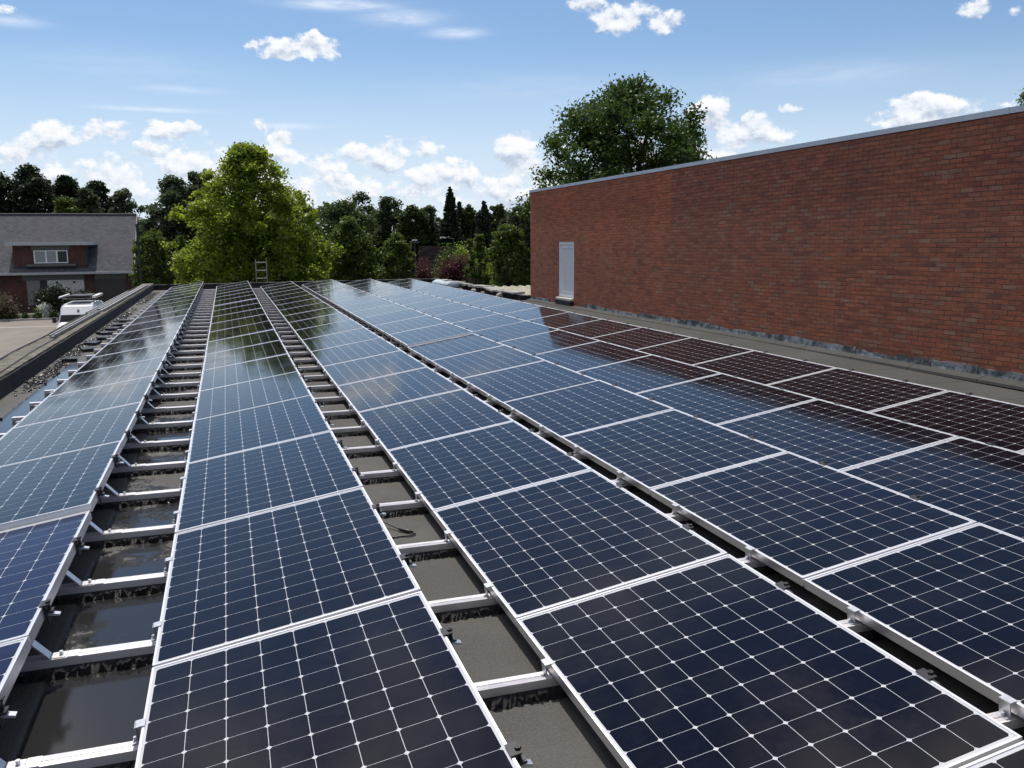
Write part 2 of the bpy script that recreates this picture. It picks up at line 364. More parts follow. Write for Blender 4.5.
def slate_mat():
    k = NT('roof_slate'); br = k.n('TexBrick', offset=.5); k.put(br.inputs['Vector'], k.uv())
    br.inputs['Color1'].default_value = (0,0,0,1); br.inputs['Color2'].default_value = (1,1,1,1); br.inputs['Mortar'].default_value = (0,0,0,1)
    br.inputs['Scale'].default_value = 1; br.inputs['Brick Width'].default_value = .30; br.inputs['Row Height'].default_value = .22; br.inputs['Mortar Size'].default_value = .012
    big = k.noise(.25, 5, .6, k.objco())
    c = k.ramp(br.outputs['Color'], [(0, (.080,.083,.094)), (1, (.118,.120,.130))]); c = k.mix(k.rng(big, .4, .7, 0, .5), c, (.120,.115,.122))
    c = k.mix(k.math('MULTIPLY', br.outputs['Fac'], .7), c, (.06,.06,.07))
    k.set(Base_Color=c, Roughness=.95, Specular_IOR_Level=.1); k.bump(br.outputs['Fac'], .5, .01); return k.m
M['slate'] = slate_mat()
M['slatedark'] = plain('dark_cladding', (.028,.031,.042), .7)
M['greyboard'] = plain('grey_board', (.13,.125,.115), .7)
M['gutter'] = plain('gutter_white', (.42,.43,.44), .5)
M['doorgrey'] = plain('door_grey', (.22,.20,.19), .6)
def garage_mat(name, c):
    k = NT(name); sp = k.n('SeparateXYZ'); k.put(sp.inputs[0], k.uv())
    g = k.math('LESS_THAN', k.math('FRACT', k.math('MULTIPLY', sp.outputs[0], 6.0)), .08)
    k.set(Base_Color=k.mix(g, c, tuple(q*.6 for q in c)), Roughness=.6); k.bump(k.math('SUBTRACT', 1.0, g), .4, .01); return k.m
M['garagewhite'] = garage_mat('garage_door_white', (.60,.58,.54)); M['garagedark'] = garage_mat('garage_door_brown', (.055,.045,.045))
M['darkroof'] = plain('dark_tiles', (.014,.011,.012), 1.0, 0, .3, 2, spec=0.0)
M['trunk'] = plain('bark', (.050,.040,.030), .9, 0, .35, 5, bump=.6)
def ground_mat():
    k = NT('grass_land'); P = k.pos(); n = k.noise(.12, 6, .6, P); n2 = k.noise(3, 5, .7, P)
    c = k.mix(k.rng(n, .4, .65), (.045,.07,.018), (.075,.085,.028)); c = k.mix(k.rng(n2, .4, .7, 0, .5), c, (.03,.05,.014))
    k.set(Base_Color=c, Roughness=.95); k.bump(n2, .6, .08); return k.m
M['grass'] = ground_mat()
def paving_mat():
    k = NT('yard_paving'); P = k.pos(); n = k.noise(.6, 6, .65, P); g = k.noise(40, 3, .7, P)
    sp = k.n('SeparateXYZ'); k.put(sp.inputs[0], P)
    j = k.math('MAXIMUM', k.math('LESS_THAN', k.math('FRACT', k.math('MULTIPLY', sp.outputs[0], 1/1.2)), .02), k.math('LESS_THAN', k.math('FRACT', k.math('MULTIPLY', sp.outputs[1], 1/1.2)), .02))
    c = k.mix(k.rng(n, .35, .7), (.170,.148,.125), (.225,.198,.168)); c = k.mix(k.rng(g, .4, .7, 0, .35), c, (.17,.155,.14)); c = k.mix(k.math('MULTIPLY', j, .4), c, (.11,.10,.085))
    k.set(Base_Color=c, Roughness=.9); return k.m
M['paving'] = paving_mat()
M['kerb'] = plain('kerb_concrete', (.36,.34,.31), .9, 0, .15, 4)
M['carwhite'] = plain('van_paint', (.78,.79,.80), .25, 0, .03, 2)
M['carblack'] = plain('van_plastic', (.015,.015,.016), .5)
M['tyre'] = plain('tyre_rubber', (.015,.015,.015), .8)
M['headlight'] = glass_mat('headlight_lens', (.5,.52,.55), .1)
M['tarp'] = plain('pale_plastic', (.42,.50,.56), .45, 0, .12, 3)
M['lampgrey'] = plain('lamp_grey', (.045,.045,.047), .7, .0)
M['lampglass'] = plain('lamp_lens', (.72,.74,.75), .3)
M['tub'] = plain('pale_low_wall', (.48,.44,.38), .9)
M['pebble'] = plain('pebbles', (.038,.036,.034), .35, 0, .6, 18)

def leaf_mat(name, a, b, trans=.38, gloss=.25):
    k = NT(name); at = k.n('Attribute', attribute_name='tint').outputs['Fac']
    c = k.mix(at, a, b)
    k.t.nodes.remove(k.b)
    d = k.n('BsdfDiffuse'); k.put(d.inputs['Color'], c)
    t = k.n('BsdfTranslucent'); k.put(t.inputs['Color'], k.mix(.5, c, tuple(min(1, q*1.9) for q in b)))
    g = k.n('BsdfGlossy'); g.inputs['Roughness'].default_value = .42; k.put(g.inputs['Color'], (.55,.6,.55))
    m1 = k.n('MixShader'); m1.inputs[0].default_value = trans; k.t.links.new(d.outputs[0], m1.inputs[1]); k.t.links.new(t.outputs[0], m1.inputs[2])
    m2 = k.n('MixShader'); m2.inputs[0].default_value = gloss*.16; k.t.links.new(m1.outputs[0], m2.inputs[1]); k.t.links.new(g.outputs[0], m2.inputs[2])
    k.t.links.new(m2.outputs[0], k.out.inputs['Surface']); return k.m
LEAF = {'bright': leaf_mat('leaf_bright', (.090,.135,.014), (.205,.260,.026), .55),
        'mid': leaf_mat('leaf_mid', (.038,.066,.012), (.085,.125,.020), .44),
        'dark': leaf_mat('leaf_dark', (.022,.042,.012), (.058,.086,.022), .34),
        'oak': leaf_mat('leaf_oak', (.020,.043,.011), (.055,.092,.018), .38),
        'grey': leaf_mat('leaf_greygreen', (.034,.050,.024), (.080,.100,.050), .34),
        'needle': leaf_mat('needles', (.011,.022,.011), (.030,.046,.020), .2),
        'poplar': leaf_mat('leaf_poplar', (.034,.055,.026), (.078,.105,.048), .36),
        'red': leaf_mat('leaf_red', (.040,.012,.016), (.110,.035,.045), .35),
        'lime': leaf_mat('leaf_lime', (.080,.130,.015), (.170,.220,.030), .45),
        'pink': leaf_mat('leaf_pink', (.030,.045,.018), (.15,.105,.08), .35),
        'flower': leaf_mat('petal_white', (.45,.48,.40), (.75,.76,.70), .3)}

# ------------------------------------------------------------------ ground
bm = bmesh.new(); quad(bm, (-2500,-2500,-3.7), (2500,-2500,-3.7), (2500,2500,-3.7), (-2500,2500,-3.7))
tag(obj('ground', bm, M['grass']), kind='structure')
bm = bmesh.new(); bx(bm, -60, -2.9, -20, 67.6, -3.75, -3.69)
tag(obj('yard_paving', bm, M['paving']), kind='structure')
bm = bmesh.new(); bx(bm, -60, -4, 62.2, 62.65, -3.72, -3.684)
tag(obj('paving_strip', bm, M['kerb']), kind='structure')
bm = bmesh.new(); bx(bm, -60, -4, 67.6, 67.85, -3.75, -3.56)
tag(obj('kerb', bm, M['kerb'], bevel=.01), kind='structure')
bm = bmesh.new(); bx(bm, -14.9, -7.2, 70.2, 75.1, -3.74, -3.692)
tag(obj('driveway', bm, M['paving']), kind='structure')

# ------------------------------------------------------------------ the building that carries the panels
bld = thing('flat_roof_building', 'flat felt roof with dark low parapet carrying all the rows of solar panels', 'building', (0,0,-3.7))
def local(x0, x1, y0, y1, z0, z1, b): bx(b, x0, x1, y0, y1, z0+3.7, z1+3.7)
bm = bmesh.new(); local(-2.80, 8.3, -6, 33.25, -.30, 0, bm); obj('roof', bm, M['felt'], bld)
bm = bmesh.new(); local(-2.74, 8.0, -5.9, 33.2, -3.7, -.30, bm); obj('wall', bm, M['brickdark'], bld)
def rough_strip(x0, x1, y0, y1, z0, z1, axis, seg, amp, seed):
    """long low kerb with an uneven, hand-laid top"""
    rnd = random.Random(seed); b = bmesh.new(); n = seg; rows = []
    for i in range(n+1):
        t = i/n
        if axis == 1:
            y = y0+(y1-y0)*t; j = [rnd.uniform(-amp, amp) for _ in range(4)]
            ring = [(x0, y, z0), (x1, y, z0), (x1+j[0], y, z1+j[1]), (x0+j[2], y, z1+j[3])]
        else:
            x = x0+(x1-x0)*t; j = [rnd.uniform(-amp, amp) for _ in range(4)]
            ring = [(x, y0, z0), (x, y1, z0), (x, y1+j[0], z1+j[1]), (x, y0+j[2], z1+j[3])]
        rows.append([b.verts.new((p[0], p[1], p[2]+3.7)) for p in ring])
    for A, B in zip(rows, rows[1:]):
        for k in range(4): b.faces.new((A[k], A[(k+1)%4], B[(k+1)%4], B[k]))
    b.faces.new(rows[0]); b.faces.new(list(reversed(rows[-1]))); return b
par = obj('parapet', rough_strip(-2.80, -2.46, -6, 33.25, -.02, .20, 1, 160, .003, 1), M['feltdark'], bld)
obj('parapet_top', rough_strip(-2.83, -2.475, -6, 33.3, .198, .228, 1, 160, .0045, 2), M['mosstop'], par)
par2 = obj('parapet', rough_strip(-2.45, 7.8, 33.0, 33.25, -.02, .16, 0, 60, .008, 3), M['feltdark'], bld)
obj('parapet_top', rough_strip(-2.47, 7.85, 32.97, 33.28, .158, .185, 0, 60, .008, 4), M['feltdark'], par2)
par3 = obj('parapet', rough_strip(7.75, 8.25, 23.05, 33.0, -.02, .10, 1, 40, .03, 5), M['feltdark'], bld)

# ------------------------------------------------------------------ brick building on the right
WANG = R(2.106)
bb = thing('brick_building', 'long windowless red brick wall with pale grey coping and one narrow white door', 'building', (8.06, 23.0, 0), (0,0,WANG))
YN, ZT, ZB = -32.0, 2.96, -3.7
D0, D1, DZ0, DZ1 = -2.93, -1.95, .20, 1.62
bm = bmesh.new()
for y0, y1, z0, z1 in ((YN, D0, ZB, ZT), (D1, 0, ZB, ZT), (D0, D1, DZ1, ZT), (D0, D1, ZB, DZ0)):
    quad(bm, (0,y1,z0), (0,y0,z0), (0,y0,z1), (0,y1,z1))
dp = .10
quad(bm, (0,D0,DZ0), (dp,D0,DZ0), (dp,D0,DZ1), (0,D0,DZ1)); quad(bm, (dp,D1,DZ0), (0,D1,DZ0), (0,D1,DZ1), (dp,D1,DZ1))
quad(bm, (0,D0,DZ1), (dp,D0,DZ1), (dp,D1,DZ1), (0,D1,DZ1)); quad(bm, (0,D1,DZ0), (dp,D1,DZ0), (dp,D0,DZ0), (0,D0,DZ0))
quad(bm, (dp,D1,DZ0), (dp,D0,DZ0), (dp,D0,DZ1), (dp,D1,DZ1))
quad(bm, (0,0,ZB), (0,0,ZT), (11,0,ZT), (11,0,ZB)); quad(bm, (11,0,ZB), (11,0,ZT), (11,YN,ZT), (11,YN,ZB)); quad(bm, (0,YN,ZB), (11,YN,ZB), (11,YN,ZT), (0,YN,ZT))
bw = obj('wall', bm, M['brick'], bb, recalc=False)
bm = bmesh.new(); bx(bm, .04, 10.96, YN+.04, -.04, ZT-.2, ZT-.004); obj('roof', bm, M['feltdark'], bb)
bm = bmesh.new()
prism(bm, [(-.018, ZT-.018), (-.008, ZT-.018), (-.008, ZT+.002), (.30, ZT+.002), (.30, ZT+.042), (-.018, ZT+.050)], 1, YN, .035)
prism(bm, [(.0, ZT+.001), (.0, ZT+.07), (11.03, ZT+.07), (11.03, ZT+.001)], 1, -.25, .033) if False else None
bx(bm, .302, 11.03, -.28, .035, ZT+.002, ZT+.044)
cp = obj('coping', bm, M['coping'], bb)
bm = bmesh.new()
for y in range(1, 11): bx(bm, -.0215, .302, -y*3.0-.015, -y*3.0+.015, ZT-.020, ZT+.0535)
obj('joint_cover', bm, M['coping'], cp)
# lead flashing: pieces dressed against the foot of the wall
for o in bb.children_recursive:   # the wall head climbs a little towards the camera
    for v in o.data.vertices:
        if v.co.z > 2.5: v.co.z -= .0092*v.co.y
rnd = random.Random(7); y = -.05
while y > -19:
    L_ = rnd.uniform(.55, 1.05); h0 = rnd.uniform(.105, .15)
    if not (y-L_ < D1+.1 and y > D0-.1):
        seg = 6; rows = []; bm = bmesh.new()
        for i in range(seg+1):
            yy = y - L_*i/seg
            w = rnd.uniform(-.007, .007); zt = h0 + rnd.uniform(-.012, .012)
            rows.append([bm.verts.new(p) for p in ((-.012+w, yy, zt), (-.022+w*.6, yy, zt*.5), (-.030+w, yy, .035+rnd.uniform(-.006,.006)), (-.006, yy, .03), (-.003, yy, zt))])
        for A, B in zip(rows, rows[1:]):
            for k in range(5): bm.faces.new((A[k], A[(k+1)%5], B[(k+1)%5], B[k]))
        bm.faces.new(rows[0]); bm.faces.new(list(reversed(rows[-1])))
        obj('flashing', bm, M['lead'], bb)
    y -= L_ + rnd.uniform(.004, .02)
bm = bmesh.new(); rnd = random.Random(8)
prism(bm, [(-.002, -.02), (-.16, -.02), (-.15, .012), (-.045, .045), (-.002, .05)], 1, -31.5, -.05); obj('felt_upstand', bm, M['felt'], bb)
bm = bmesh.new(); bx(bm, -.09, -.003, D0+.02, D1-.02, -.02, DZ0-.045); obj('door_step', bm, M['feltdark'], bb)
bm = bmesh.new()   # white door in its recess
def ring(b, x0, x1, y0, y1, z0, z1, w):
    bx(b, x0, x1, y0, y0+w, z0, z1); bx(b, x0, x1, y1-w, y1, z0, z1); bx(b, x0, x1, y0+w, y1-w, z1-w, z1); bx(b, x0, x1, y0+w, y1-w, z0, z0+w)
bx(bm, .072, .097, D0+.075, D1-.075, DZ0+.075, DZ1-.075); dr = obj('door', bm, M['pane_white'], bb)
bm = bmesh.new(); ring(bm, .022, .097, D0+.004, D1-.004, DZ0+.03, DZ1-.004, .07); obj('frame', bm, M['white'], dr)
bm = bmesh.new(); ring(bm, .05, .0715, D0+.10, D1-.10, DZ0+.12, DZ1-.10, .055); obj('panel_rim', bm, M['white'], dr)
bm = bmesh.new(); prism(bm, [(-.075, DZ0-.045), (.095, DZ0-.045), (.095, DZ0+.025), (-.075, DZ0+.004)], 1, D0+.004, D1-.004) ; obj('sill', bm, M['stone'], dr)

# ------------------------------------------------------------------ solar panels
TILT = R(8.973); PW, PL, PH = 1.046, 1.563, .046; PITCH = 1.5754; ZLOW = .13
ROWS = [('A', -1.8074, 3.404, 19), ('B', -.3540, 3.314, 19), ('C', 1.0866, 3.311, 19), ('D', 2.5000, 3.264, 19), ('E', 3.8633, 4.742, 18), ('F', 5.2861, 6.284, 17)]
RAIL0, RSTEP = 2.905, PITCH/2
# source meshes
bm = bmesh.new(); fw = .0085
for a in ((0, fw, -PL/2, PL/2), (PW-fw, PW, -PL/2, PL/2), (fw, PW-fw, -PL/2, -PL/2+fw), (fw, PW-fw, PL/2-fw, PL/2)):
    bx(bm, a[0], a[1], a[2], a[3], -PH, 0)
bmesh.ops.remove_doubles(bm, verts=bm.verts, dist=1e-5)
glass_tint = (0,0,0,1)
frame_me = obj('frame', bm, M['alu']); frame_src = frame_me
bm = bmesh.new()
vs_ = [bm.verts.new(p) for p in ((fw,-PL/2+fw,-.003), (PW-fw,-PL/2+fw,-.003), (PW-fw,PL/2-fw,-.003), (fw,PL/2-fw,-.003))]; bm.faces.new(vs_)
vb = [bm.verts.new(p) for p in ((fw,-PL/2+fw,-.009), (fw,PL/2-fw,-.009), (PW-fw,PL/2-fw,-.009), (PW-fw,-PL/2+fw,-.009))]; bm.faces.new(vb)
glass_src = obj('glass_face', bm, [M['cells'], M['backsheet']], recalc=False)
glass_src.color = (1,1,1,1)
me = glass_src.data; me.polygons[1].material_index = 1
mu, mv = .008, .014
for li in me.polygons[0].loop_indices:
    c = me.vertices[me.loops[li].vertex_index].co
    me.uv_layers[0].data[li].uv = ((c.x-fw-mu)/(PW-2*fw-2*mu), (c.y+PL/2-fw-mv)/(PL-2*fw-2*mv))
bm = bmesh.new()   # zinc clamp at the low edge: claw, upright and bolt, reaching down to the rail
bx(bm, -.022, .010, -.024, .024, .0015, .0045); bx(bm, -.024, -.020, -.024, .024, -.062, .0045)
bx(bm, -.042, -.024, -.022, .022, -.056, -.051)
tube(bm, [(-.0325, 0, -.051), (-.0325, 0, -.038)], .007, 6)
lowclamp_src = obj('clamp', bm, M['zinc'])
bm = bmesh.new()   # dark clamp at the high edge
bx(bm, PW-.010, PW+.024, -.030, .030, .0015, .0055); bx(bm, PW+.003, PW+.009, -.028, .028, -.075, .0015)
bx(bm, PW+.009, PW+.034, -.030, .012, -.032, -.024); tube(bm, [(PW+.019, -.006, -.05), (PW+.019, -.006, .013)], .006, 8); tube(bm, [(PW+.019, -.006, .004), (PW+.019, -.006, .013)], .010, 6)
nblack = len(bm.faces)
prism(bm, [(PW+.010,-.033), (PW+.052,-.050), (PW+.050,-.058), (PW+.010,-.044)], 1, -.018, .008)
highclamp_src = obj('clamp', bm, [M['blackclip'], M['zinc']])
for p in highclamp_src.data.polygons:
    if p.index >= nblack: p.material_index = 1
ORD = ['first','second','third','fourth','fifth','sixth','seventh','eighth','ninth','tenth','eleventh','twelfth','thirteenth','fourteenth','fifteenth','sixteenth','seventeenth','eighteenth','nineteenth','twentieth','twenty-first','twenty-second','twenty-third','twenty-fourth','twenty-fifth','twenty-sixth','twenty-seventh','twenty-eighth','twenty-ninth','thirtieth','thirty-first','thirty-second','thirty-third','thirty-fourth','thirty-fifth','thirty-sixth','thirty-seventh','thirty-eighth','thirty-ninth','fortieth']
ROWNAME = {'A': 'leftmost row beside the parapet', 'B': 'second row from the left', 'C': 'third row from the left', 'D': 'fourth row from the left', 'E': 'fifth row from the left', 'F': 'row along the brick wall'}
rnd = random.Random(3); first = True
for row, x0, y0, n in ROWS:
    k0 = {'A': -1, 'B': -1}.get(row, -2)
    for i, k in enumerate(range(k0, n-1)):
        zo = {'A': -.0026, 'B': .011, 'C': -.0128, 'D': -.004, 'E': .0105, 'F': -.0018}[row]; yo = 0.0
        if row == 'A' and k >= 1: zo += .036; yo = .012
        if row == 'D' and k >= 6: zo += .026; yo = .008
        if row == 'B' and k >= 1: zo += .004
        if row == 'B' and k >= 12: zo += .012
        cy = y0 + (k+.5)*PITCH + yo
        end = 'first' if i == 0 else ORD[i]
        look = {'A': 'dark blue', 'B': 'dark blue', 'C': 'dark blue', 'D': 'dark blue', 'E': 'dark blue', 'F': 'near black'}[row]
        root = thing('solar_panel', f'{look} solar panel, {end} from the near end of the {ROWNAME[row]}', 'solar panel',
                     (x0, cy, ZLOW+zo), (rnd.gauss(0, .0016), -TILT+rnd.gauss(0, .0016), rnd.gauss(0, .0006)), 'solar panels in six tilted rows')
        for src in (frame_src, glass_src):
            if first: src.parent = root
            else:
                c = dup(src, root)
                if src is glass_src: c.color = (1,1,1,1) if row == 'A' and k <= 0 else (0,0,0,1)  # nearest panels of the leftmost row get the painted blue sky reflection
        rails = [RAIL0 + RSTEP*j for j in range(-4, 40)]
        for ry in rails:
            ly = ry - cy
            if abs(ly) < PL/2-.05:
                for src in (lowclamp_src, highclamp_src):
                    if first and src.parent is None: src.parent = root; src.location = (0, ly, 0)
                    else: c = dup(src, root); c.location = (0, ly, 0)
        first = False

# ------------------------------------------------------------------ cross rails
RX0, RX1 = -2.03, 6.40
bm = bmesh.new()
zt = .066; zb = .032
prism(bm, [(-.031,zb), (.031,zb), (.031,zt), (.003,zt), (.0025,zt-.004), (-.0025,zt-.004), (-.003,zt), (-.031,zt)], 0, RX0, RX1)
rail_src = obj('profile', bm, M['rail'])
rnd = random.Random(11); bm = bmesh.new(); rows = []; nseg = 900
for i in range(nseg+1):
    x = RX0+.01+(RX1-RX0-.02)*i/nseg; j = [rnd.uniform(-1, 1) for _ in range(6)]
    rows.append([bm.verts.new(p) for p in ((x, -.070+j[0]*.012, .001), (x, -.060+j[1]*.016, .027+j[2]*.008), (x, -.030, .0315), (x, .030, .0315), (x, .060+j[3]*.016, .027+j[4]*.008), (x, .070+j[5]*.012, .001))])
for A, B in zip(rows, rows[1:]):
    for k in range(6): bm.faces.new((A[k], A[(k+1)%6], B[(k+1)%6], B[k]))
bm.faces.new(rows[0]); bm.faces.new(list(reversed(rows[-1])))
mat_src = obj('rubber_mat', bm, M['rubber'])
bm = bmesh.new()   # leg under a high edge: foot plate on the rail and a flat bar leaning back under the panel
prism(bm, [(.055,.0785), (.055,.082), (-.004,.082), (-.120,.215), (-.127,.209), (-.006,.0785)], 1, -.026, .026)
bx(bm, .058, .100, -.0295, .0295, .0785, .0815); tube(bm, [(.035,0,.082), (.035,0,.097)], .008, 6)
strut_src = obj('leg_strut', bm, M['alu'])
nr = 0; first = True
for j in range(-1, 37):
    ry = RAIL0 + RSTEP*j
    root = thing('cross_rail', f'silver rail on black rubber under the panel rows, {ORD[nr]} from the near end', 'mounting rail', (0, ry, 0), (0,0,0), 'cross rails carrying the solar panels')
    nr += 1
    for src in (rail_src, mat_src):
        if first: src.parent = root
        else: dup(src, root)
    for row, x0, y0, n in ROWS:
        if row in 'EF' and ry < 1.6: continue
        xh = x0 + PW*math.cos(TILT)
        if first and strut_src.parent is None: s = strut_src; s.parent = root
        else: s = dup(strut_src, root)
        s.location = (xh+.012, 0, -.0122)
    first = False

# ------------------------------------------------------------------ small things on the roof
bm = bmesh.new(); tube(bm, [(.70,5.08,.03), (.80,5.05,.035), (.86,4.97,.02), (.905,4.90,.012), (.955,4.845,.010), (.965,4.82,.009), (.94,4.80,.007), (.87,4.815,.006), (.78,4.80,.006)], .0045, 8)
t = obj('cable', bm, M['cable'], smooth=True); tag(t, 'thin black cable with a plug lying on the felt between second and third rows', 'cable')
bm = bmesh.new(); tube(bm, [(.885,4.925,.014), (.895,4.912,.014), (.93,4.872,.013), (.955,4.845,.012)], [.006,.010,.010,.007], 8); obj('plug', bm, M['cable'], t, smooth=True)
bm = bmesh.new(); bx(bm, .775, .80, 5.035, 5.065, .030, .055); obj('cable_tag', bm, M['plug'], t)

# gravel and rubber crumbs along the left parapet
rnd = random.Random(21); bm = bmesh.new()
for i in range(7000):
    y = 4+28*rnd.random()**1.6; x = -2.31+rnd.gauss(0, .06)
    dens = math.sin(y*1.7)+math.sin(y*.9+1.3)
    if rnd.random() > .45+.3*dens: continue
    x = max(-2.44, min(-2.19, x)); s = rnd.uniform(.006, .020)
    mtx = Matrix.Translation((x, y, s*.5)) @ Matrix.Rotation(rnd.uniform(0, 6.28), 4, Vector((rnd.random(), rnd.random(), rnd.random()+.1)).normalized()) @ Matrix.Diagonal((s*rnd.uniform(.7,1.6), s*rnd.uniform(.7,1.5), s*rnd.uniform(.4,.9), 1))
    bmesh.ops.create_icosphere(bm, subdivisions=1, radius=1, matrix=mtx)
tag(obj('gravel', bm, M['pebble']), 'dark wet gravel and rubber crumbs scattered along the inside of the left parapet', 'gravel', kind='stuff')
# black rubber blocks left lying beside the rail ends
spots = [(-2.16,15.1,.3),(-2.22,16.0,-.2),(-2.15,16.8,.1),(-2.24,17.7,.5),(-2.17,18.5,-.3),(-2.2,19.4,.2),(-2.15,20.3,0),(-2.25,13.9,.15)]
for i, (x, y, a) in enumerate(spots):
    bm = bmesh.new(); bx(bm, -.10, .10, -.16, .16, 0, .05)
    bmesh.ops.subdivide_edges(bm, edges=bm.edges, cuts=3)
    for v in bm.verts: v.co += Vector((rnd.uniform(-1,1), rnd.uniform(-1,1), rnd.uniform(-1,.3)))*.008
    o = obj('rubber_block', bm, M['rubber']); o.location = (x, y, .002); o.rotation_euler = (0,0,a)
    tag(o, f'ragged black rubber block on the roof by the left parapet, {ORD[i]} of eight counting away', 'rubber block', 'rubber blocks by the parapet')
# aluminium profiles lying on the parapet
def loose_profile(p, q, z, label, w=.05):
    p = Vector((*p, z)); q = Vector((*q, z)); d = q-p; L_ = d.length
    b = bmesh.new(); prism(b, [(-w,0), (w,0), (w,.045), (w*.55,.045), (w*.55,.018), (-w*.55,.018), (-w*.55,.045), (-w,.045)], 1, 0, L_)
    o = obj('aluminium_profile', b, M['dull']); o.location = p; o.rotation_euler = (0, 0, math.atan2(-d.x, d.y))
    tag(o, label, 'profile', 'loose profiles on the parapet')
loose_profile((-2.64,15.0), (-2.61,20.1), .243, 'bright aluminium profile lying on the parapet top, nearest to the camera', .04)
loose_profile((-2.60,20.4), (-2.57,31.3), .243, 'long grey aluminium profile lying on the far stretch of the left parapet, inner side', .06)
loose_profile((-2.745,19.6), (-2.72,27.5), .243, 'grey aluminium profile lying on the outer side of the left parapet', .05)
bm = bmesh.new(); tube(bm, [(-2.815+.012*math.sin(y*1.3), y, .243+.004*math.sin(y*2)) for y in np.arange(2, 31, .5)], .009, 6)
tag(obj('cable', bm, M['cable'], smooth=True), 'black cable running along the outer edge of the left parapet', 'cable')
bm = bmesh.new(); tube(bm, [(-2.56+.03*math.sin(y*.8), y, .242+.003*math.sin(y*2)) for y in np.arange(6, 15.5, .4)], .006, 6)
tag(obj('cable', bm, M['cable'], smooth=True), 'thin dark cable lying along the mossy middle of the parapet top', 'cable')
bm = bmesh.new(); bmesh.ops.create_icosphere(bm, subdivisions=2, radius=.035); 
for v in bm.verts: v.co = Vector((v.co.x*1.3, v.co.y, v.co.z*.7))*(1+.12*math.sin(v.co.x*90)+.1*math.cos(v.co.y*70))
o = obj('stone', bm, M['plug'], smooth=True); o.location = (-2.56, 10.75, .262); tag(o, 'small pale stone on the parapet top at the left edge of the picture', 'stone')
# ladder at the far edge
lad = thing('ladder', 'silver ladder sticking up over the far roof edge before the bright green tree', 'ladder', (1.22, 33.42, -3.7), (R(5), 0, 0))
for sx in (-.19, .19):
    bm = bmesh.new(); bx(bm, sx-.014, sx+.014, -.03, .03, 0, 4.72); obj('stile', bm, M['dull'], lad)
bm = bmesh.new()
for i in range(16): tube(bm, [(-.177, 0, .25+.29*i), (.177, 0, .25+.29*i)], .014, 8)
obj('rungs', bm, M['dull'], lad)
lad.location.y = 33.38+.0; lad.rotation_euler = (R(-1.5),0,0)
# pale plastic bundle behind the last row
bm = bmesh.new(); rnd = random.Random(5); seg = 14; rows = []
for i in range(13):
    t_ = i/12; x = -.75+1.5*t_; rr = .155*(1-.35*math.sin(t_*math.pi))*(1+.12*rnd.uniform(-1,1))
    rows.append([bm.verts.new((x, rr*1.3*math.cos(a)*(1+.1*rnd.uniform(-1,1)), .16+rr*math.sin(a)*(1+.1*rnd.uniform(-1,1)))) for a in [2*math.pi*k/seg for k in range(seg)]])
for A, B in zip(rows, rows[1:]):
    for k in range(seg): bm.faces.new((A[k], A[(k+1)%seg], B[(k+1)%seg], B[k]))
bm.faces.new(rows[0]); bm.faces.new(list(reversed(rows[-1])))
o = obj('plastic_sheet', bm, M['tarp'], smooth=True); o.location = (7.08, 29.0, .0); o.rotation_euler = (0,0,R(97)); tag(o, 'pale blue rolled plastic sheet lying behind the last panels at far right', 'plastic sheet')
# slabs stacked along the right roof edge
rnd = random.Random(31)
i = 0
for (x, y, z, l, w, a) in [(7.78,24.0,.10,1.5,.34,.05),(7.75,25.6,.10,1.3,.38,-.06),(7.80,27.1,.11,1.4,.36,.10),(7.72,28.7,.10,1.3,.34,-.08),(7.76,30.2,.10,1.4,.36,.04),(7.7,31.8,.10,1.4,.4,-.05)]:
    bm = bmesh.new(); bx(bm, -w/2, w/2, -l/2, l/2, 0, .05); bmesh.ops.subdivide_edges(bm, edges=bm.edges, cuts=4)
    for v in bm.verts: v.co += Vector((rnd.uniform(-1,1), rnd.uniform(-1,1), rnd.uniform(-.6,.6)))*.016
    o = obj('coping_slab', bm, M['greyrender']); o.location = (x, y, z+.05); o.rotation_euler = (R(rnd.uniform(-2,2)), R(rnd.uniform(-3,5)), a)
    tag(o, f'weathered grey slab on the right roof edge past the brick wall, {ORD[i]} counting away', 'slab', 'slabs on the roof edge'); i += 1
for i, (x, y, s) in enumerate([(7.42,23.9,.10),(7.36,25.4,.075),(7.40,26.6,.085),(7.33,27.9,.06)]):
    bm = bmesh.new(); bmesh.ops.create_icosphere(bm, subdivisions=2, radius=s)
    for v in bm.verts: v.co *= 1+.25*math.sin(v.co.x*40+i)*math.cos(v.co.y*37+i*2)
    o = obj('rubble_stone', bm, M['kerb']); o.location = (x, y, s*.75+.0)
    tag(o, f'pale lump of rubble at the right roof edge, {ORD[i]} from the brick wall', 'stone', 'rubble by the roof edge')
# cream corrugated roof beyond the edge
bm = bmesh.new(); rows = []
for k in range(97):
    x = 8.35+4.8*k/96; zz = .075*math.sin(k*math.pi/3)*.5
    rows.append([bm.verts.new((x, y, zz+h)) for y, h in ((23.6,-.10), (29.5,.02))])
for A, B in zip(rows, rows[1:]): bm.faces.new((A[0], B[0], B[1], A[1]))
bmesh.ops.solidify(bm, geom=bm.faces, thickness=.012)
sh = thing('shed', 'cream corrugated shed roof peeping out beyond the corner of the brick wall', 'shed', (0,0,0))
obj('roof', bm, M['cream'], sh, smooth=False)
bm = bmesh.new(); bx(bm, 8.45, 13.0, 23.7, 29.4, -3.7, -.16); obj('wall', bm, M['greyrender'], sh)

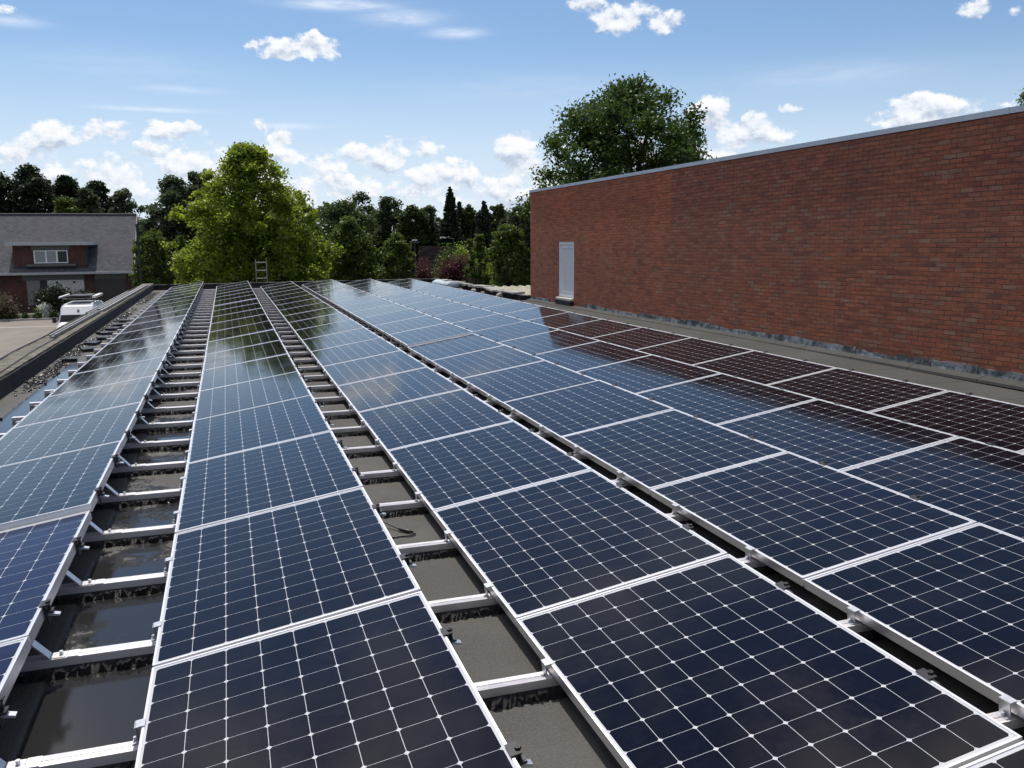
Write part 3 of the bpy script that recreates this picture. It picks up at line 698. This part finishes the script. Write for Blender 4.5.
# ------------------------------------------------------------------ house on the left
HX0, HX1, HY = -30.0, -6.99, 75.2
EZ, RZ, RY = -.64, 3.88, 81.0; slope = (RZ-EZ)/(RY-HY)
hs = thing('house', 'long brick house with grey slate roof, flat dormer and white garage door', 'house', (0,0,0))
bm = bmesh.new(); prism(bm, [(HY+.05,-3.7), (86.7,-3.7), (86.7,EZ-.08), (RY,RZ-.14), (HY+.05,EZ-.10)], 0, HX0, HX1-.25); obj('wall', bm, M['brickdark'], hs)
bm = bmesh.new()
th = .12
prism(bm, [(HY-.35,EZ-.02), (RY,RZ+.0), (87.2,EZ-.02), (87.2,EZ-.02-th), (RY,RZ-th), (HY-.35,EZ-.02-th)], 0, HX0-.2, HX1); rf = obj('roof', bm, M['slate'], hs)
# slate courses measured along the slope
uvl = rf.data.uv_layers[0]
for p in rf.data.polygons:
    for li in p.loop_indices:
        c = rf.data.vertices[rf.data.loops[li].vertex_index].co; uvl.data[li].uv = (c.x, (c.z-EZ)*math.hypot(1, 1/slope))
bm = bmesh.new(); tube(bm, [(HX0-.2, RY, RZ+.03), (HX1, RY, RZ+.03)], .09, 8); obj('ridge_cap', bm, M['slatedark'], rf)
bm = bmesh.new(); prism(bm, [(HY-.36,EZ-.20), (RY,RZ-.16), (RY,RZ+.05), (HY-.36,EZ+.03)], 0, HX1+.003, HX1+.09); obj('verge_board', bm, M['greyboard'], rf)
bm = bmesh.new(); bx(bm, HX0-.2, HX1+.05, HY-.52, HY-.36, EZ-.16, EZ+.02); obj('gutter', bm, M['gutter'], rf)
# dormer
dz0, dz1 = EZ+.12, 1.42; dyf = HY+.12
dm = obj('dormer', (lambda b: (prism(b, [(dyf,dz0-.12), (dyf+2.9,dz0-.12), (dyf+2.9,dz1), (dyf,dz1)], 0, -15.4, -10.37), b)[1])(bmesh.new()), M['brickdark'], hs)
bm = bmesh.new(); prism(bm, [(dyf,dz0-.10), (dyf+2.9,dz0-.10), (dyf+2.9,dz1-.01), (dyf,dz1-.01)], 0, -10.367, -10.30); obj('dormer_cheek', bm, M['slatedark'], dm)
bm = bmesh.new(); bx(bm, -15.8, -9.75, dyf-.45, dyf+3.2, dz1+.003, dz1+.24); obj('dormer_roof', bm, M['gutter'], dm)
bm = bmesh.new(); bx(bm, -15.42, -10.35, dyf-.03, dyf-.003, dz0, dz0+.36); obj('apron', bm, M['slatedark'], dm)
wz0, wz1 = .06, 1.04
bm = bmesh.new(); bx(bm, -14.12, -11.5, dyf-.02, dyf-.003, wz1+.03, dz1-.004); obj('panel_board', bm, M['greyboard'], dm)
win = obj('window', (lambda b: (bx(b, -14.0, -11.64, dyf-.010, dyf-.004, wz0, wz1), b)[1])(bmesh.new()), M['pane'], dm)
bm = bmesh.new()
for x0, x1 in ((-13.92,-13.2), (-13.1,-12.45)): bx(bm, x0, x1, dyf-.018, dyf-.0115, wz0+.07, wz1-.07)
obj('curtain', bm, M['curtain_pane'], win)
bm = bmesh.new()
for x0, x1 in ((-14.0,-13.92), (-13.2,-13.1), (-12.45,-12.34), (-11.70,-11.64)): bx(bm, x0, x1, dyf-.06, dyf-.02, wz0, wz1)
for z0, z1 in ((wz0, wz0+.07), (wz1-.07, wz1)):
    for x0, x1 in ((-13.92,-13.2), (-13.1,-12.45), (-12.34,-11.70)): bx(bm, x0, x1, dyf-.058, dyf-.021, z0, z1)
obj('frame', bm, M['white'], win)
bm = bmesh.new(); bx(bm, -14.5, -11.1, dyf-.35, dyf-.05, wz0-.22, wz0-.06); obj('flower_box', bm, M['greyboard'], dm)
# ground floor
def facade(name, x0, x1, z0, z1, mt, out=.03, parent=hs):
    b = bmesh.new(); bx(b, x0, x1, HY+.05-out, HY+.046, z0, z1); return obj(name, b, mt, parent)
facade('fascia', -14.95, -10.6, -1.22, -.80, M['greyboard'], .06); facade('fascia', -9.85, -7.6, -1.22, -.80, M['greyboard'], .06)
d = facade('front_door', -14.67, -13.75, -3.14, -1.24, M['doorgrey']); b = bmesh.new(); tube(b, [(-13.9, HY-.02, -2.3), (-13.9, HY-.02, -2.05)], .02, 6); obj('handle', b, M['alu'], d)
g = facade('garage_door', -13.23, -10.65, -3.4, -1.24, M['garagewhite'])
b = bmesh.new()
for x in (-12.55, -11.35): tube(b, [(x, HY+.021, -1.42), (x, HY-.01, -1.42)], .09, 10)
obj('vent', b, M['carblack'], g)
facade('garage_door', -9.87, -7.65, -3.4, -1.24, M['garagedark'])
facade('side_panel', -13.72, -13.26, -3.4, -1.24, M['slatedark'])
# dark pole in front of the gable
pl = thing('flue_pole', 'slim dark pole standing at the right end of the grey slate roof', 'pole', (-5.85, 67.5, -3.7))
bm = bmesh.new(); tube(bm, [(0,0,0), (0,0,6.45)], .08, 8); obj('pole', bm, M['carblack'], pl); bm = bmesh.new(); tube(bm, [(0,0,6.452), (0,0,6.6)], .10, 8); obj('cap', bm, M['carblack'], pl)

# far dark roofed house among the trees
fh = thing('house', 'far house showing only a dark tiled roof between the hedges and street lamps', 'house', (20.6, 83, -4.3), (0,0,R(-14)))
bm = bmesh.new(); prism(bm, [(-3.6,0), (3.6,0), (3.6,2.6), (0,5.0), (-3.6,2.6)], 0, -2.6, 2.6); obj('wall', bm, M['brickdark'], fh)
bm = bmesh.new(); prism(bm, [(-4.0,2.45), (0,5.12), (4.0,2.45), (4.0,2.62), (0,5.3), (-4.0,2.62)], 0, -2.8, 2.8); obj('roof', bm, M['darkroof'], fh)

# street lamps
def street_lamp(loc, h, arm, label):
    t = thing('street_lamp', label, 'street lamp', loc, (0,0,0), 'street lamps')
    b = bmesh.new(); tube(b, [(0,0,0), (0,0,h*.5), (0,0,h)], [.06,.045,.032], 8); obj('pole', b, M['lampgrey'], t)
    if arm:
        b = bmesh.new(); tube(b, [(0,0,h-.03), (-.25,0,h+.02), (-arm,0,h+.08)], .03, 8); obj('arm', b, M['lampgrey'], t)
        b = bmesh.new(); prism(b, [(-.32,-.04), (.22,-.05), (.26,.02), (0,.09), (-.28,.06)], 1, -.13, .13); hd = obj('lamp_head', b, M['lampglass'], t); hd.location = (-arm-.2, 0, h+.08); hd.scale = (.75,.75,.75)
    else:
        b = bmesh.new(); prism(b, [(-.42,-.12), (.42,-.12), (.46,.04), (.25,.10), (-.25,.10), (-.46,.04)], 1, -.22, .22); hd = obj('lamp_head', b, M['lampgrey'], t); hd.location = (0, 0, h+.1); hd.scale = (.72,.72,.8)
        b = bmesh.new(); bx(b, -.2, .2, -.2, .2, .102, .22); obj('lamp_cap', b, M['lampglass'], hd)
street_lamp((12.5, 59.9, -3.7), 5.1, 0, 'grey street lamp with a box head and white cap above the red shrubs')
street_lamp((15.6, 61.1, -3.7), 5.4, .55, 'dark street lamp with a short arm and pale head before the dark far roof')

# ------------------------------------------------------------------ van
van = thing('parked_van', 'white van with a dark windscreen and roof rack parked beyond the left parapet', 'van', (-7.72, 50.0, -3.7))
W2 = .98
def van_ring(y, z0, z1, w0, w1):   # cross section at y
    return [(-w0, y, z0), (w0, y, z0), (w0, y, (z0+z1)*.52), (w1, y, z1-.10), (w1-.13, y, z1), (-w1+.13, y, z1), (-w1, y, z1-.10), (-w0, y, (z0+z1)*.52)]
secs = [(-.02,.45,.78,.84,.82),(.10,.32,.98,.95,.92),(.75,.30,1.12,.98,.93),(1.02,.30,1.20,.98,.92),(1.70,.30,1.98,.98,.86),(2.1,.30,2.08,.98,.87),(4.7,.30,2.08,.98,.87),(4.95,.34,1.95,.96,.85)]
bm = bmesh.new(); rows = [[bm.verts.new(p) for p in van_ring(*s)] for s in secs]
for A, B in zip(rows, rows[1:]):
    for k in range(8): bm.faces.new((A[k], A[(k+1)%8], B[(k+1)%8], B[k]))
bm.faces.new(rows[0]); bm.faces.new(list(reversed(rows[-1])))
body = obj('body', bm, M['carwhite'], van, bevel=.025, smooth=False)
bm = bmesh.new(); quad(bm, (-.84,.99,1.19), (.84,.99,1.19), (.80,1.30,1.548), (-.80,1.30,1.548)); bmesh.ops.solidify(bm, geom=bm.faces, thickness=.02); ws = obj('windscreen', bm, M['windscreen'], van)
bm = bmesh.new(); tube(bm, [(-.5,.97,1.20), (.0,1.05,1.30)], .012, 5); tube(bm, [(.1,.97,1.20), (.55,1.05,1.30)], .012, 5); obj('wiper', bm, M['carblack'], ws)
for s in (-1, 1):
    bm = bmesh.new(); bx(bm, s*1.10-.09, s*1.10+.09, 1.0, 1.14, 1.16, 1.46); bx(bm, min(s*.93, s*1.02), max(s*.93, s*1.02), 1.04, 1.10, 1.22, 1.30); obj('mirror', bm, M['carblack'], van, bevel=.02)
    bm = bmesh.new(); quad(bm, (s*.955,1.15,1.24), (s*.955,2.15,1.24), (s*.895,2.15,1.82), (s*.895,1.6,1.82)); bmesh.ops.solidify(bm, geom=bm.faces, thickness=.02); obj('side_window', bm, M['windscreen'], van)
    bm = bmesh.new(); prism(bm, [(s*.55,.70), (s*.86,.72), (s*.84,.92), (s*.6,.88)], 1, .03, .13); obj('headlight', bm, M['headlight'], van)
    for y in (.85, 3.95):
        bm = bmesh.new(); tube(bm, [(s*.78,y,.33), (s*.995,y,.33)], .33, 18); w = obj('wheel', bm, M['tyre'], van); bm = bmesh.new(); tube(bm, [(s*.99,y,.33), (s*1.0,y,.33)], .2, 14); obj('rim', bm, M['alu'], w)
bm = bmesh.new(); bx(bm, -.45, .45, -.035, .0, .60, .76); obj('grille', bm, M['carblack'], van)
bm = bmesh.new(); bx(bm, -.92, .92, -.05, .08, .33, .55); obj('bumper', bm, M['carblack'], van, bevel=.02)
# small dark mark over the windscreen
bm = bmesh.new()
def on_screen(u, t): # point on the header above the windscreen
    y = 1.40+.20*t; return (u*1.4, y-.016, 1.636+.20*t*1.147)
for u0, u1, u2, u3, t0, t1 in ((-.02,.01,.01,-.02,.1,.75), (.012,.045,.07,.03,.4,.72), (.012,.05,.075,.035,.4,.10)):
    bm.faces.new([bm.verts.new(on_screen(*q)) for q in ((u0,t0),(u1,t0),(u2,t1),(u3,t1))])
bmesh.ops.solidify(bm, geom=bm.faces, thickness=.006); obj('emblem', bm, M['carblack'], body)
rk = None
bm = bmesh.new()
for s in (-1, 1): tube(bm, [(s*.78,1.95,2.33), (s*.78,4.6,2.33)], .035, 8)
for y in (2.1, 3.2, 4.3):
    tube(bm, [(-.80,y,2.33), (.80,y,2.33)], .03, 8)
    for s in (-1, 1): tube(bm, [(s*.74,y,2.06), (s*.78,y,2.33)], .025, 6)
rk = obj('roof_rack', bm, M['lampgrey'], van)
bm = bmesh.new(); tube(bm, [(-.88,1.75,2.45), (-.86,4.7,2.45)], .05, 10); o = obj('carry_tube', bm, M['white']); o.location = (-7.72, 50, -3.7); tag(o, 'long white tube carried on the left side of the van roof rack', 'tube')
bm = bmesh.new(); bx(bm, -.6, .55, 2.2, 4.4, 2.365, 2.50); bmesh.ops.subdivide_edges(bm, edges=bm.edges, cuts=3)
for v in bm.verts: v.co += Vector((rnd.uniform(-1,1), rnd.uniform(-1,1), rnd.uniform(-1,.6)))*.03
o = obj('load_bundle', bm, M['cable']); o.location = (-7.72, 50, -3.7); tag(o, 'dark bundle lying on top of the white van roof rack', 'bundle')
bm = bmesh.new(); bx(bm, .70, .92, 1.9, 4.6, 2.37, 2.50); o = obj('aluminium_channel', bm, M['rail'], bevel=.02); o.location = (-7.72, 50, -3.7); tag(o, 'pale metal channel carried on the right side of the van roof rack', 'channel')

# ------------------------------------------------------------------ trees and shrubs
def leaf_mesh(name, C, S, tint, mat, rs, flat=.35):
    """one small bent leaf of two triangles-in-a-diamond at every centre"""
    n = len(C); nrm = rs.normal(size=(n,3)); nrm[:,2] = np.abs(nrm[:,2])+flat; nrm /= np.linalg.norm(nrm, axis=1, keepdims=True)
    a = np.cross(nrm, rs.normal(size=(n,3))); a /= np.linalg.norm(a, axis=1, keepdims=True)+1e-9; b = np.cross(nrm, a)
    s = S[:,None]
    V = np.empty((n,4,3)); V[:,0] = C+a*s; V[:,1] = C+b*s*.55+nrm*s*.12; V[:,2] = C-a*s*.9; V[:,3] = C-b*s*.55+nrm*s*.12
    me = bpy.data.meshes.new(name); me.vertices.add(n*4); me.loops.add(n*4); me.polygons.add(n)
    me.vertices.foreach_set('co', V.reshape(-1).astype(np.float32)); me.loops.foreach_set('vertex_index', np.arange(n*4, dtype=np.int32))
    me.polygons.foreach_set('loop_start', np.arange(0, n*4, 4, dtype=np.int32)); me.polygons.foreach_set('loop_total', np.full(n, 4, dtype=np.int32))
    me.update(calc_edges=True)
    at = me.attributes.new('tint', 'FLOAT', 'FACE'); at.data.foreach_set('value', tint.astype(np.float32))
    me.materials.append(mat); return me
def broadleaf(label, x, y, z0, ztop, r, mat, seed, nleaf, leaf, prof, clumps=70, cb=.15, group=None, squash=1.0, fill=.10, wobk=1.0, name='broadleaf_tree', cat='tree', gap=.0, ry=None, spread=1.15):
    """prof: (height fraction of the crown, radius fraction) pairs; clumps of leaves carried on limbs"""
    rs = np.random.RandomState(seed); H = ztop-z0; base = H*cb; ch = H-base
    nleaf = int(nleaf*1.9)
    t = thing(name, label, cat, (x, y, z0), (0,0,0), group)
    pt, pr = [p[0] for p in prof], [p[1] for p in prof]
    cen, rad = [], []; tries = 0
    while len(cen) < clumps*3 and tries < clumps*120:
        tries += 1
        h = rs.rand(); rr = np.interp(h, pt, pr)
        if rs.rand() > rr+.12: continue
        ang = rs.rand()*2*np.pi; q = rs.uniform(.03, 1.0)**.42; wob = 1+.14*np.sin(3*ang+seed+3*h)+.12*np.sin(5*ang+2*seed+9*h); wob = 1+(wob-1)*wobk+rs.uniform(-.12, .12)*wobk
        cr = r*rs.uniform(.10, .22)*spread
        R_ = max(0, r*rr*wob*q - cr*.35)
        p = np.array([R_*np.cos(ang), R_*np.sin(ang)*(ry/r if ry else 1), base+ch*h*1.0-cr*.35])
        p[2] = min(p[2], base+ch-cr*.6)
        cen.append(p); rad.append(cr)
    cen = np.array(cen); rad = np.array(rad); w = rad**2; w = w/w.sum(); idx = rs.choice(len(cen), nleaf, p=w)
    d = rs.normal(size=(nleaf,3)); d /= np.linalg.norm(d, axis=1, keepdims=True); q = rs.rand(nleaf)**.42
    # twigs: pull the leaves of each clump into little sprays
    tw = rs.normal(size=(len(cen), 9, 3)); tw /= np.linalg.norm(tw, axis=2, keepdims=True); pick = tw[idx, rs.randint(0, 9, nleaf)]
    d = d*.62+pick*.62
    P = cen[idx] + d*(rad[idx]*q)[:,None]*np.array([1.05,1.05,.72*squash])
    nf = int(nleaf*fill); hh = rs.rand(nf); rr = np.interp(hh, pt, pr)*r*.80*rs.rand(nf)**.5; aa = rs.rand(nf)*2*np.pi
    rr *= 1+.12*np.sin(3*aa+seed)+.08*np.sin(5*aa+2*seed+6*hh)
    P[:nf] = np.stack([rr*np.cos(aa), rr*np.sin(aa), base+ch*hh*.97], 1)+rs.normal(0, .04*r, (nf,3))
    ctint = rs.uniform(0, 1, len(cen)); tint = np.clip(ctint[idx]*.6+rs.normal(.25, .22, nleaf), 0, 1)
    S = leaf*rs.uniform(.6, 1.25, nleaf)
    link(bpy.data.objects.new('crown', leaf_mesh('crown', P, S, tint, mat, rs)), t)
    bm = bmesh.new(); top = base+ch*.72; k = max(.05, .028*H)
    trunk = [(0,0,0), (k*.3,0,base*.6), (-k*.2,k*.2,base+ch*.25), (k*.2,-k*.3,base+ch*.5), (0,0,top)]
    tube(bm, trunk, [k*1.25, k, k*.75, k*.45, k*.15], 9)
    order = rs.permutation(len(cen))[:min(22, len(cen))]
    for i in order:
        p = cen[i]; s = np.clip(p[2]/(base+ch)*.62, .1, .66); z = base*.7+(top-base*.7)*s
        st = Vector((0,0,z)); e = Vector(p); mid = st.lerp(e, .5)+Vector((0,0,.06*r))
        tube(bm, [st, mid, e], [k*.34, k*.2, k*.06], 6)
    obj('trunk', bm, M['trunk'], t, smooth=True); return t
def conifer(label, x, y, z0, ztop, r, mat, seed, nleaf, leaf, group=None, cb=.06, power=.85, name='conifer_tree', ragged=.35):
    rs = np.random.RandomState(seed); H = ztop-z0; nleaf = int(nleaf*1.8)
    t = thing(name, label, 'tree', (x, y, z0), (0,0,0), group)
    lev = int(H*2.6); tips = []
    for i in range(lev):
        h = cb+(1-cb)*(i+rs.rand()*.6)/lev; nb = rs.randint(7, 12); R_ = r*((1-h)**power)*(1+.25*np.sin(h*19+seed))
        for b in range(nb):
            a = rs.rand()*6.283; L_ = max(.10, R_*rs.uniform(1-ragged, 1.12)); tips.append((h*H, a, L_))
    tips = np.array(tips); w = tips[:,2]+.1; idx = rs.choice(len(tips), nleaf, p=w/w.sum())
    q = rs.rand(nleaf)**.55; L_ = tips[idx,2]; a = tips[idx,1]+rs.normal(0, .16, nleaf)*(1.1-q*.5)
    zz = tips[idx,0]+L_*(.10-.45*q*q)+L_*.12*np.maximum(0, q-.8)*4+rs.normal(0, .05*r+.03, nleaf)
    P = np.stack([np.cos(a)*L_*q, np.sin(a)*L_*q, np.minimum(zz, H)], 1)
    tint = np.clip(rs.normal(.35, .25, nleaf)+.2*q, 0, 1)
    link(bpy.data.objects.new('crown', leaf_mesh('crown', P, leaf*rs.uniform(.6,1.3,nleaf), tint, mat, rs, .1)), t)
    bm = bmesh.new(); k = .018*H+.04; tube(bm, [(0,0,0), (0,0,H*.5), (0,0,H*.97)], [k, k*.6, k*.1], 8); obj('trunk', bm, M['trunk'], t, smooth=True); return t
def shrub(label, x, y, z0, ztop, r, mat, seed, nleaf, leaf, group=None, cat='shrub', name='shrub'):
    rs = np.random.RandomState(seed); H = ztop-z0; t = thing(name, label, cat, (x,y,z0), (0,0,0), group)
    nc = 34; u = rs.normal(size=(nc,3)); u /= np.linalg.norm(u, axis=1, keepdims=True); u[:,2] = np.abs(u[:,2]); cen = u*np.array([r*.8, r*.8, H*.9])*rs.uniform(.5,1,(nc,1))
    idx = rs.randint(0, nc, nleaf); P = cen[idx]+rs.normal(size=(nleaf,3))*np.array([r*.17, r*.17, H*.11]); P[:,2] = np.clip(P[:,2], .02, H)
    tint = np.clip(rs.uniform(0,1,nc)[idx]*.5+rs.normal(.25,.2,nleaf), 0, 1)
    link(bpy.data.objects.new('foliage', leaf_mesh('foliage', P, leaf*rs.uniform(.6,1.3,nleaf), tint, mat, rs)), t)
    bm = bmesh.new()
    for i in range(6):
        e = Vector(cen[i]); tube(bm, [(0,0,0), e*.5+Vector((0,0,.1*H)), e], [.03,.02,.008], 5)
    obj('stem', bm, M['trunk'], t); return t

G = -3.7
ROUND = [(0,.45),(.15,.85),(.4,1.0),(.65,.85),(.85,.55),(1,.18)]
WAL = [(0,.80),(.12,.97),(.43,1.0),(.66,.88),(.80,.60),(.92,.40),(1,.16)]
OVAL = [(0,.6),(.25,.95),(.55,1.0),(.8,.7),(1,.25)]
COLM = [(0,.9),(.3,1.0),(.65,1.0),(.86,.82),(1,.32)]
broadleaf('large bright green tree in the centre, standing right behind the ladder', 1.25, 46.5, G, 6.45, 3.8, LEAF['bright'], 2, 46000, .105, WAL, clumps=130, cb=.16, spread=.88, fill=.13, wobk=.7)
broadleaf('big dark green tree rising behind the brick wall', 16.75, 35.0, G, 8.4, 4.35, LEAF['oak'], 5, 42000, .095, [(0,.6),(.3,.95),(.5,1.0),(.75,.84),(.9,.54),(1,.2)], clumps=105, cb=.30, spread=.95, fill=.14, wobk=.8)
broadleaf('tree top just showing over the brick wall at the right edge of the picture', 24.3, 21.4, G, 6.6, 1.8, LEAF['mid'], 8, 9000, .075, ROUND, clumps=40, cb=.3)
broadleaf('bushy mid green tree right of the bright central tree', 6.9, 51.1, G, 3.05, 2.0, LEAF['mid'], 11, 15000, .095, ROUND, clumps=60, cb=.05)
broadleaf('small green tree squeezed between the bright central tree and the bushy mid green one', 5.4, 56.5, G, 2.75, 1.6, LEAF['mid'], 12, 8000, .10, ROUND, clumps=40, cb=.05)
broadleaf('narrow bushy dark tree standing left of the street lamps', 7.9, 42.2, G, 2.0, 1.1, LEAF['mid'], 13, 13000, .070, COLM, clumps=55, cb=.02, name='columnar_tree')
broadleaf('slim dark column shaped tree left of the tallest column beside the brick wall', 11.1, 39.0, G, 1.9, .8, LEAF['mid'], 14, 9000, .065, COLM, clumps=46, cb=.02, name='columnar_tree')
broadleaf('tallest dark column shaped tree directly beside the corner of the brick wall', 11.5, 35.7, G, 2.4, 1.1, LEAF['mid'], 15, 14000, .065, COLM, clumps=60, cb=.02, name='columnar_tree')
broadleaf('dark grey green poplar left of the bright central tree, lower of the two crowns', -4.1, 86.7, G, 7.7, 2.9, LEAF['poplar'], 16, 16800, 0.18, OVAL, clumps=60, cb=.05, spread=1.35)
broadleaf('dark grey green poplar partly hidden behind the bright central tree', -2.1, 88.2, G, 8.1, 2.2, LEAF['poplar'], 17, 12600, 0.18, OVAL, clumps=45, cb=.05, spread=1.35)
broadleaf('loose pale green tree beyond the right end of the slate roof', -10.1, 104.7, G, 7.5, 2.6, LEAF['grey'], 18, 7699, 0.20, OVAL, clumps=42, cb=.05, spread=1.35)
broadleaf('yellowish green tree showing low above the house ridge', -16.5, 107.8, G, 6.7, 2.6, LEAF['mid'], 19, 9800, 0.20, ROUND, clumps=40, cb=.05, spread=1.35)
broadleaf('grey green rounded tree above the house ridge between the conifers', -14.6, 109.4, G, 7.7, 2.4, LEAF['grey'], 20, 9800, 0.20, ROUND, clumps=40, cb=.05, spread=1.35)
CONE = [(0,.9),(.4,1.0),(.7,.88),(.88,.58),(1,.16)]
for x, y, zt_, r_, sd_, lab in [(-24.6,114.4,9.9,4.0,21,'dark evergreen at the left edge of the picture behind the house'), (-20.6,113.4,10.3,4.3,22,'tallest and broadest dark evergreen behind the house'),
        (-17.4,115.9,9.5,3.0,23,'narrow dark evergreen right next to the broadest one behind the house'), (-14.4,117.0,8.8,3.2,24,'lower dark evergreen behind the house, rightmost of its group')]:
    broadleaf(lab, x, y, G, zt_, r_, LEAF['needle'], sd_, 14000, .22, CONE, clumps=60, fill=.22, cb=.03, spread=1.3, group='evergreens behind the house', name='evergreen_tree')
broadleaf('dark green bushy evergreen standing at the right end of the house', -5.0, 69.9, G, 2.6, 1.65, LEAF['mid'], 25, 10000, .11, COLM, clumps=50, cb=.02)
broadleaf('smaller green bush between the evergreen by the house and the central tree', -3.3, 72.5, G, 2.2, 1.25, LEAF['mid'], 26, 6000, .11, ROUND, clumps=34, cb=.02)
bgl = [(14.5,112.6,6.7,3.9,'dark','broad dark green tree in the far row just right of the bright central tree'),
       (17.8,120.1,8.3,3.1,'dark','tallest rounded dark tree of the far row'), (20.9,115.9,7.5,2.4,'poplar','grey green tree in the far row right of the tallest rounded tree'),
       (23.1,111.9,6.2,2.2,'dark','low rounded dark tree in the far row above the first street lamp'), (25.6,114.2,6.0,2.2,'poplar','small grey green tree in the far row left of the pointed spruce'),
       (30.1,109.6,5.9,2.0,'dark','rounded dark tree in the far row right of the pointed spruce'), (33.2,106.7,6.1,1.8,'dark','dark narrow tree in the far row between the small spruce and the brick wall'),
       (29.0,86.6,4.9,2.2,'grey','pale grey green tree directly left of the brick wall corner')]
for i, (x, y, zt_, r_, c, lab) in enumerate(bgl):
    broadleaf(lab, x, y, G, zt_, r_*1.3, LEAF[c], 40+i, 11000, .20, ROUND if i % 2 else OVAL, clumps=44, cb=.03, group='trees of the far row', spread=1.4)
conifer('pointed tall spruce standing out of the far row of trees', 26.8, 106.5, G, 7.9, 3.2, LEAF['needle'], 60, 9000, .19, 'trees of the far row')
conifer('small pointed spruce in the far row close to the brick wall', 29.9, 102.3, G, 6.1, 2.4, LEAF['needle'], 61, 6000, .19, 'trees of the far row', power=.6)
conifer('dark shaggy spruce in the far row directly right of the tall pointed one', 28.9, 110, G, 6.3, 2.8, LEAF['needle'], 62, 6000, .20, 'trees of the far row', power=.6)
# the wood behind reads as one mass
rs = np.random.RandomState(77); n = 70000
ang = rs.uniform(-.60, .95, n); dist = rs.uniform(122, 150, n); hgt = 8.3+1.3*np.sin(ang*23)+.9*np.sin(ang*57+1)+.6*np.sin(ang*131)
P = np.stack([np.sin(ang)*dist, np.cos(ang)*dist, G+hgt*rs.rand(n)**.8], 1)
o = link(bpy.data.objects.new('far_woodland', leaf_mesh('far_woodland', P, .42*rs.uniform(.6,1.3,n), np.clip(rs.normal(.4,.25,n),0,1), LEAF['dark'], rs)))
tag(o, 'dark mass of far woodland closing the view behind the trees', 'woodland', kind='stuff')
# shrubs
shrub('bright green shrub under the street lamps, left of two', 13.7, 55.3, G, 1.4, 1.5, LEAF['mid'], 80, 20000, .08, 'green shrubs by the lamps')
shrub('bright green shrub under the street lamps, right of two', 15.7, 56.8, G, 1.5, 1.6, LEAF['bright'], 81, 22000, .08, 'green shrubs by the lamps')
shrub('dark red leaved shrub at the foot of the box headed street lamp', 11.0, 49.8, G, 1.0, .95, LEAF['red'], 82, 15000, .07, 'red shrubs behind the roof edge')
shrub('wide dark red shrub between the slim column tree and the smaller red shrub', 12.2, 47.3, G, .75, 1.5, LEAF['red'], 83, 24000, .07, 'red shrubs behind the roof edge')
shrub('dark dome shaped bush before the white garage door', -11.4, 70.3, G, -1.3, 2.0, LEAF['needle'], 84, 42000, .085)
shrub('bush with white flowers left of the dark dome shaped bush', -12.3, 68.6, G, -2.3, .75, LEAF['flower'], 85, 1200, .07)
shrub('pale pink flowering bush at the left edge before the house', -15.0, 68.4, G, -1.75, 1.0, LEAF['pink'], 86, 4500, .08)
shrub('grey green tall bush at the left edge, behind the pink flowering bush', -16.1, 71.0, G, -.7, 1.0, LEAF['grey'], 89, 5000, .08)
def clipped(name, label, x0, x1, y0, y1, z0, z1, mat, seed, n, leaf, group=None):
    rs = np.random.RandomState(seed); P = np.stack([rs.uniform(x0,x1,n), rs.uniform(y0,y1,n), z0+(z1-z0)*rs.rand(n)**.5], 1)
    P += rs.normal(0, .04, (n,3)); t = thing(name, label, 'hedge', ((x0+x1)/2, (y0+y1)/2, z0), (0,0,0), group); P -= np.array([(x0+x1)/2, (y0+y1)/2, z0]); P[:,2] = np.maximum(P[:,2], .01)
    link(bpy.data.objects.new('foliage', leaf_mesh('foliage', P, leaf*rs.uniform(.6,1.3,n), np.clip(rs.normal(.5,.25,n),0,1), mat, rs)), t)
    b = bmesh.new()
    for k in range(4): tube(b, [((x0-x1)*.4+(x1-x0)*.27*k, 0, 0), ((x0-x1)*.4+(x1-x0)*.27*k, 0, (z1-z0)*.6)], .025, 5)
    obj('stem', b, M['trunk'], t)
clipped('hedge', 'low clipped lime green hedge before the house, longer left piece', -13.0, -11.5, 68.6, 69.4, G, -2.95, LEAF['lime'], 90, 5000, .06, 'lime hedges')
clipped('hedge', 'low clipped lime green hedge before the house, short right piece beside the van', -11.3, -10.3, 68.6, 69.4, G, -3.0, LEAF['lime'], 91, 3500, .06, 'lime hedges')
for i, (x, w) in enumerate([(-15.0,.34), (-14.3,.36), (-13.55,.24), (-12.75,.34), (-11.75,.32)]):
    shrub(f'small clipped dark ball bush behind the kerb, {ORD[i]} from the left', x, 68.0, G+.12, -3.13, w, LEAF['oak'], 100+i, 1600, .045, 'ball bushes behind the kerb')
bm = bmesh.new(); bx(bm, -15.9, -10.2, 68.32, 68.5, G, -3.28); tag(obj('garden_wall', bm, M['tub'], bevel=.02), 'pale low garden wall behind the row of small ball bushes', 'garden wall')
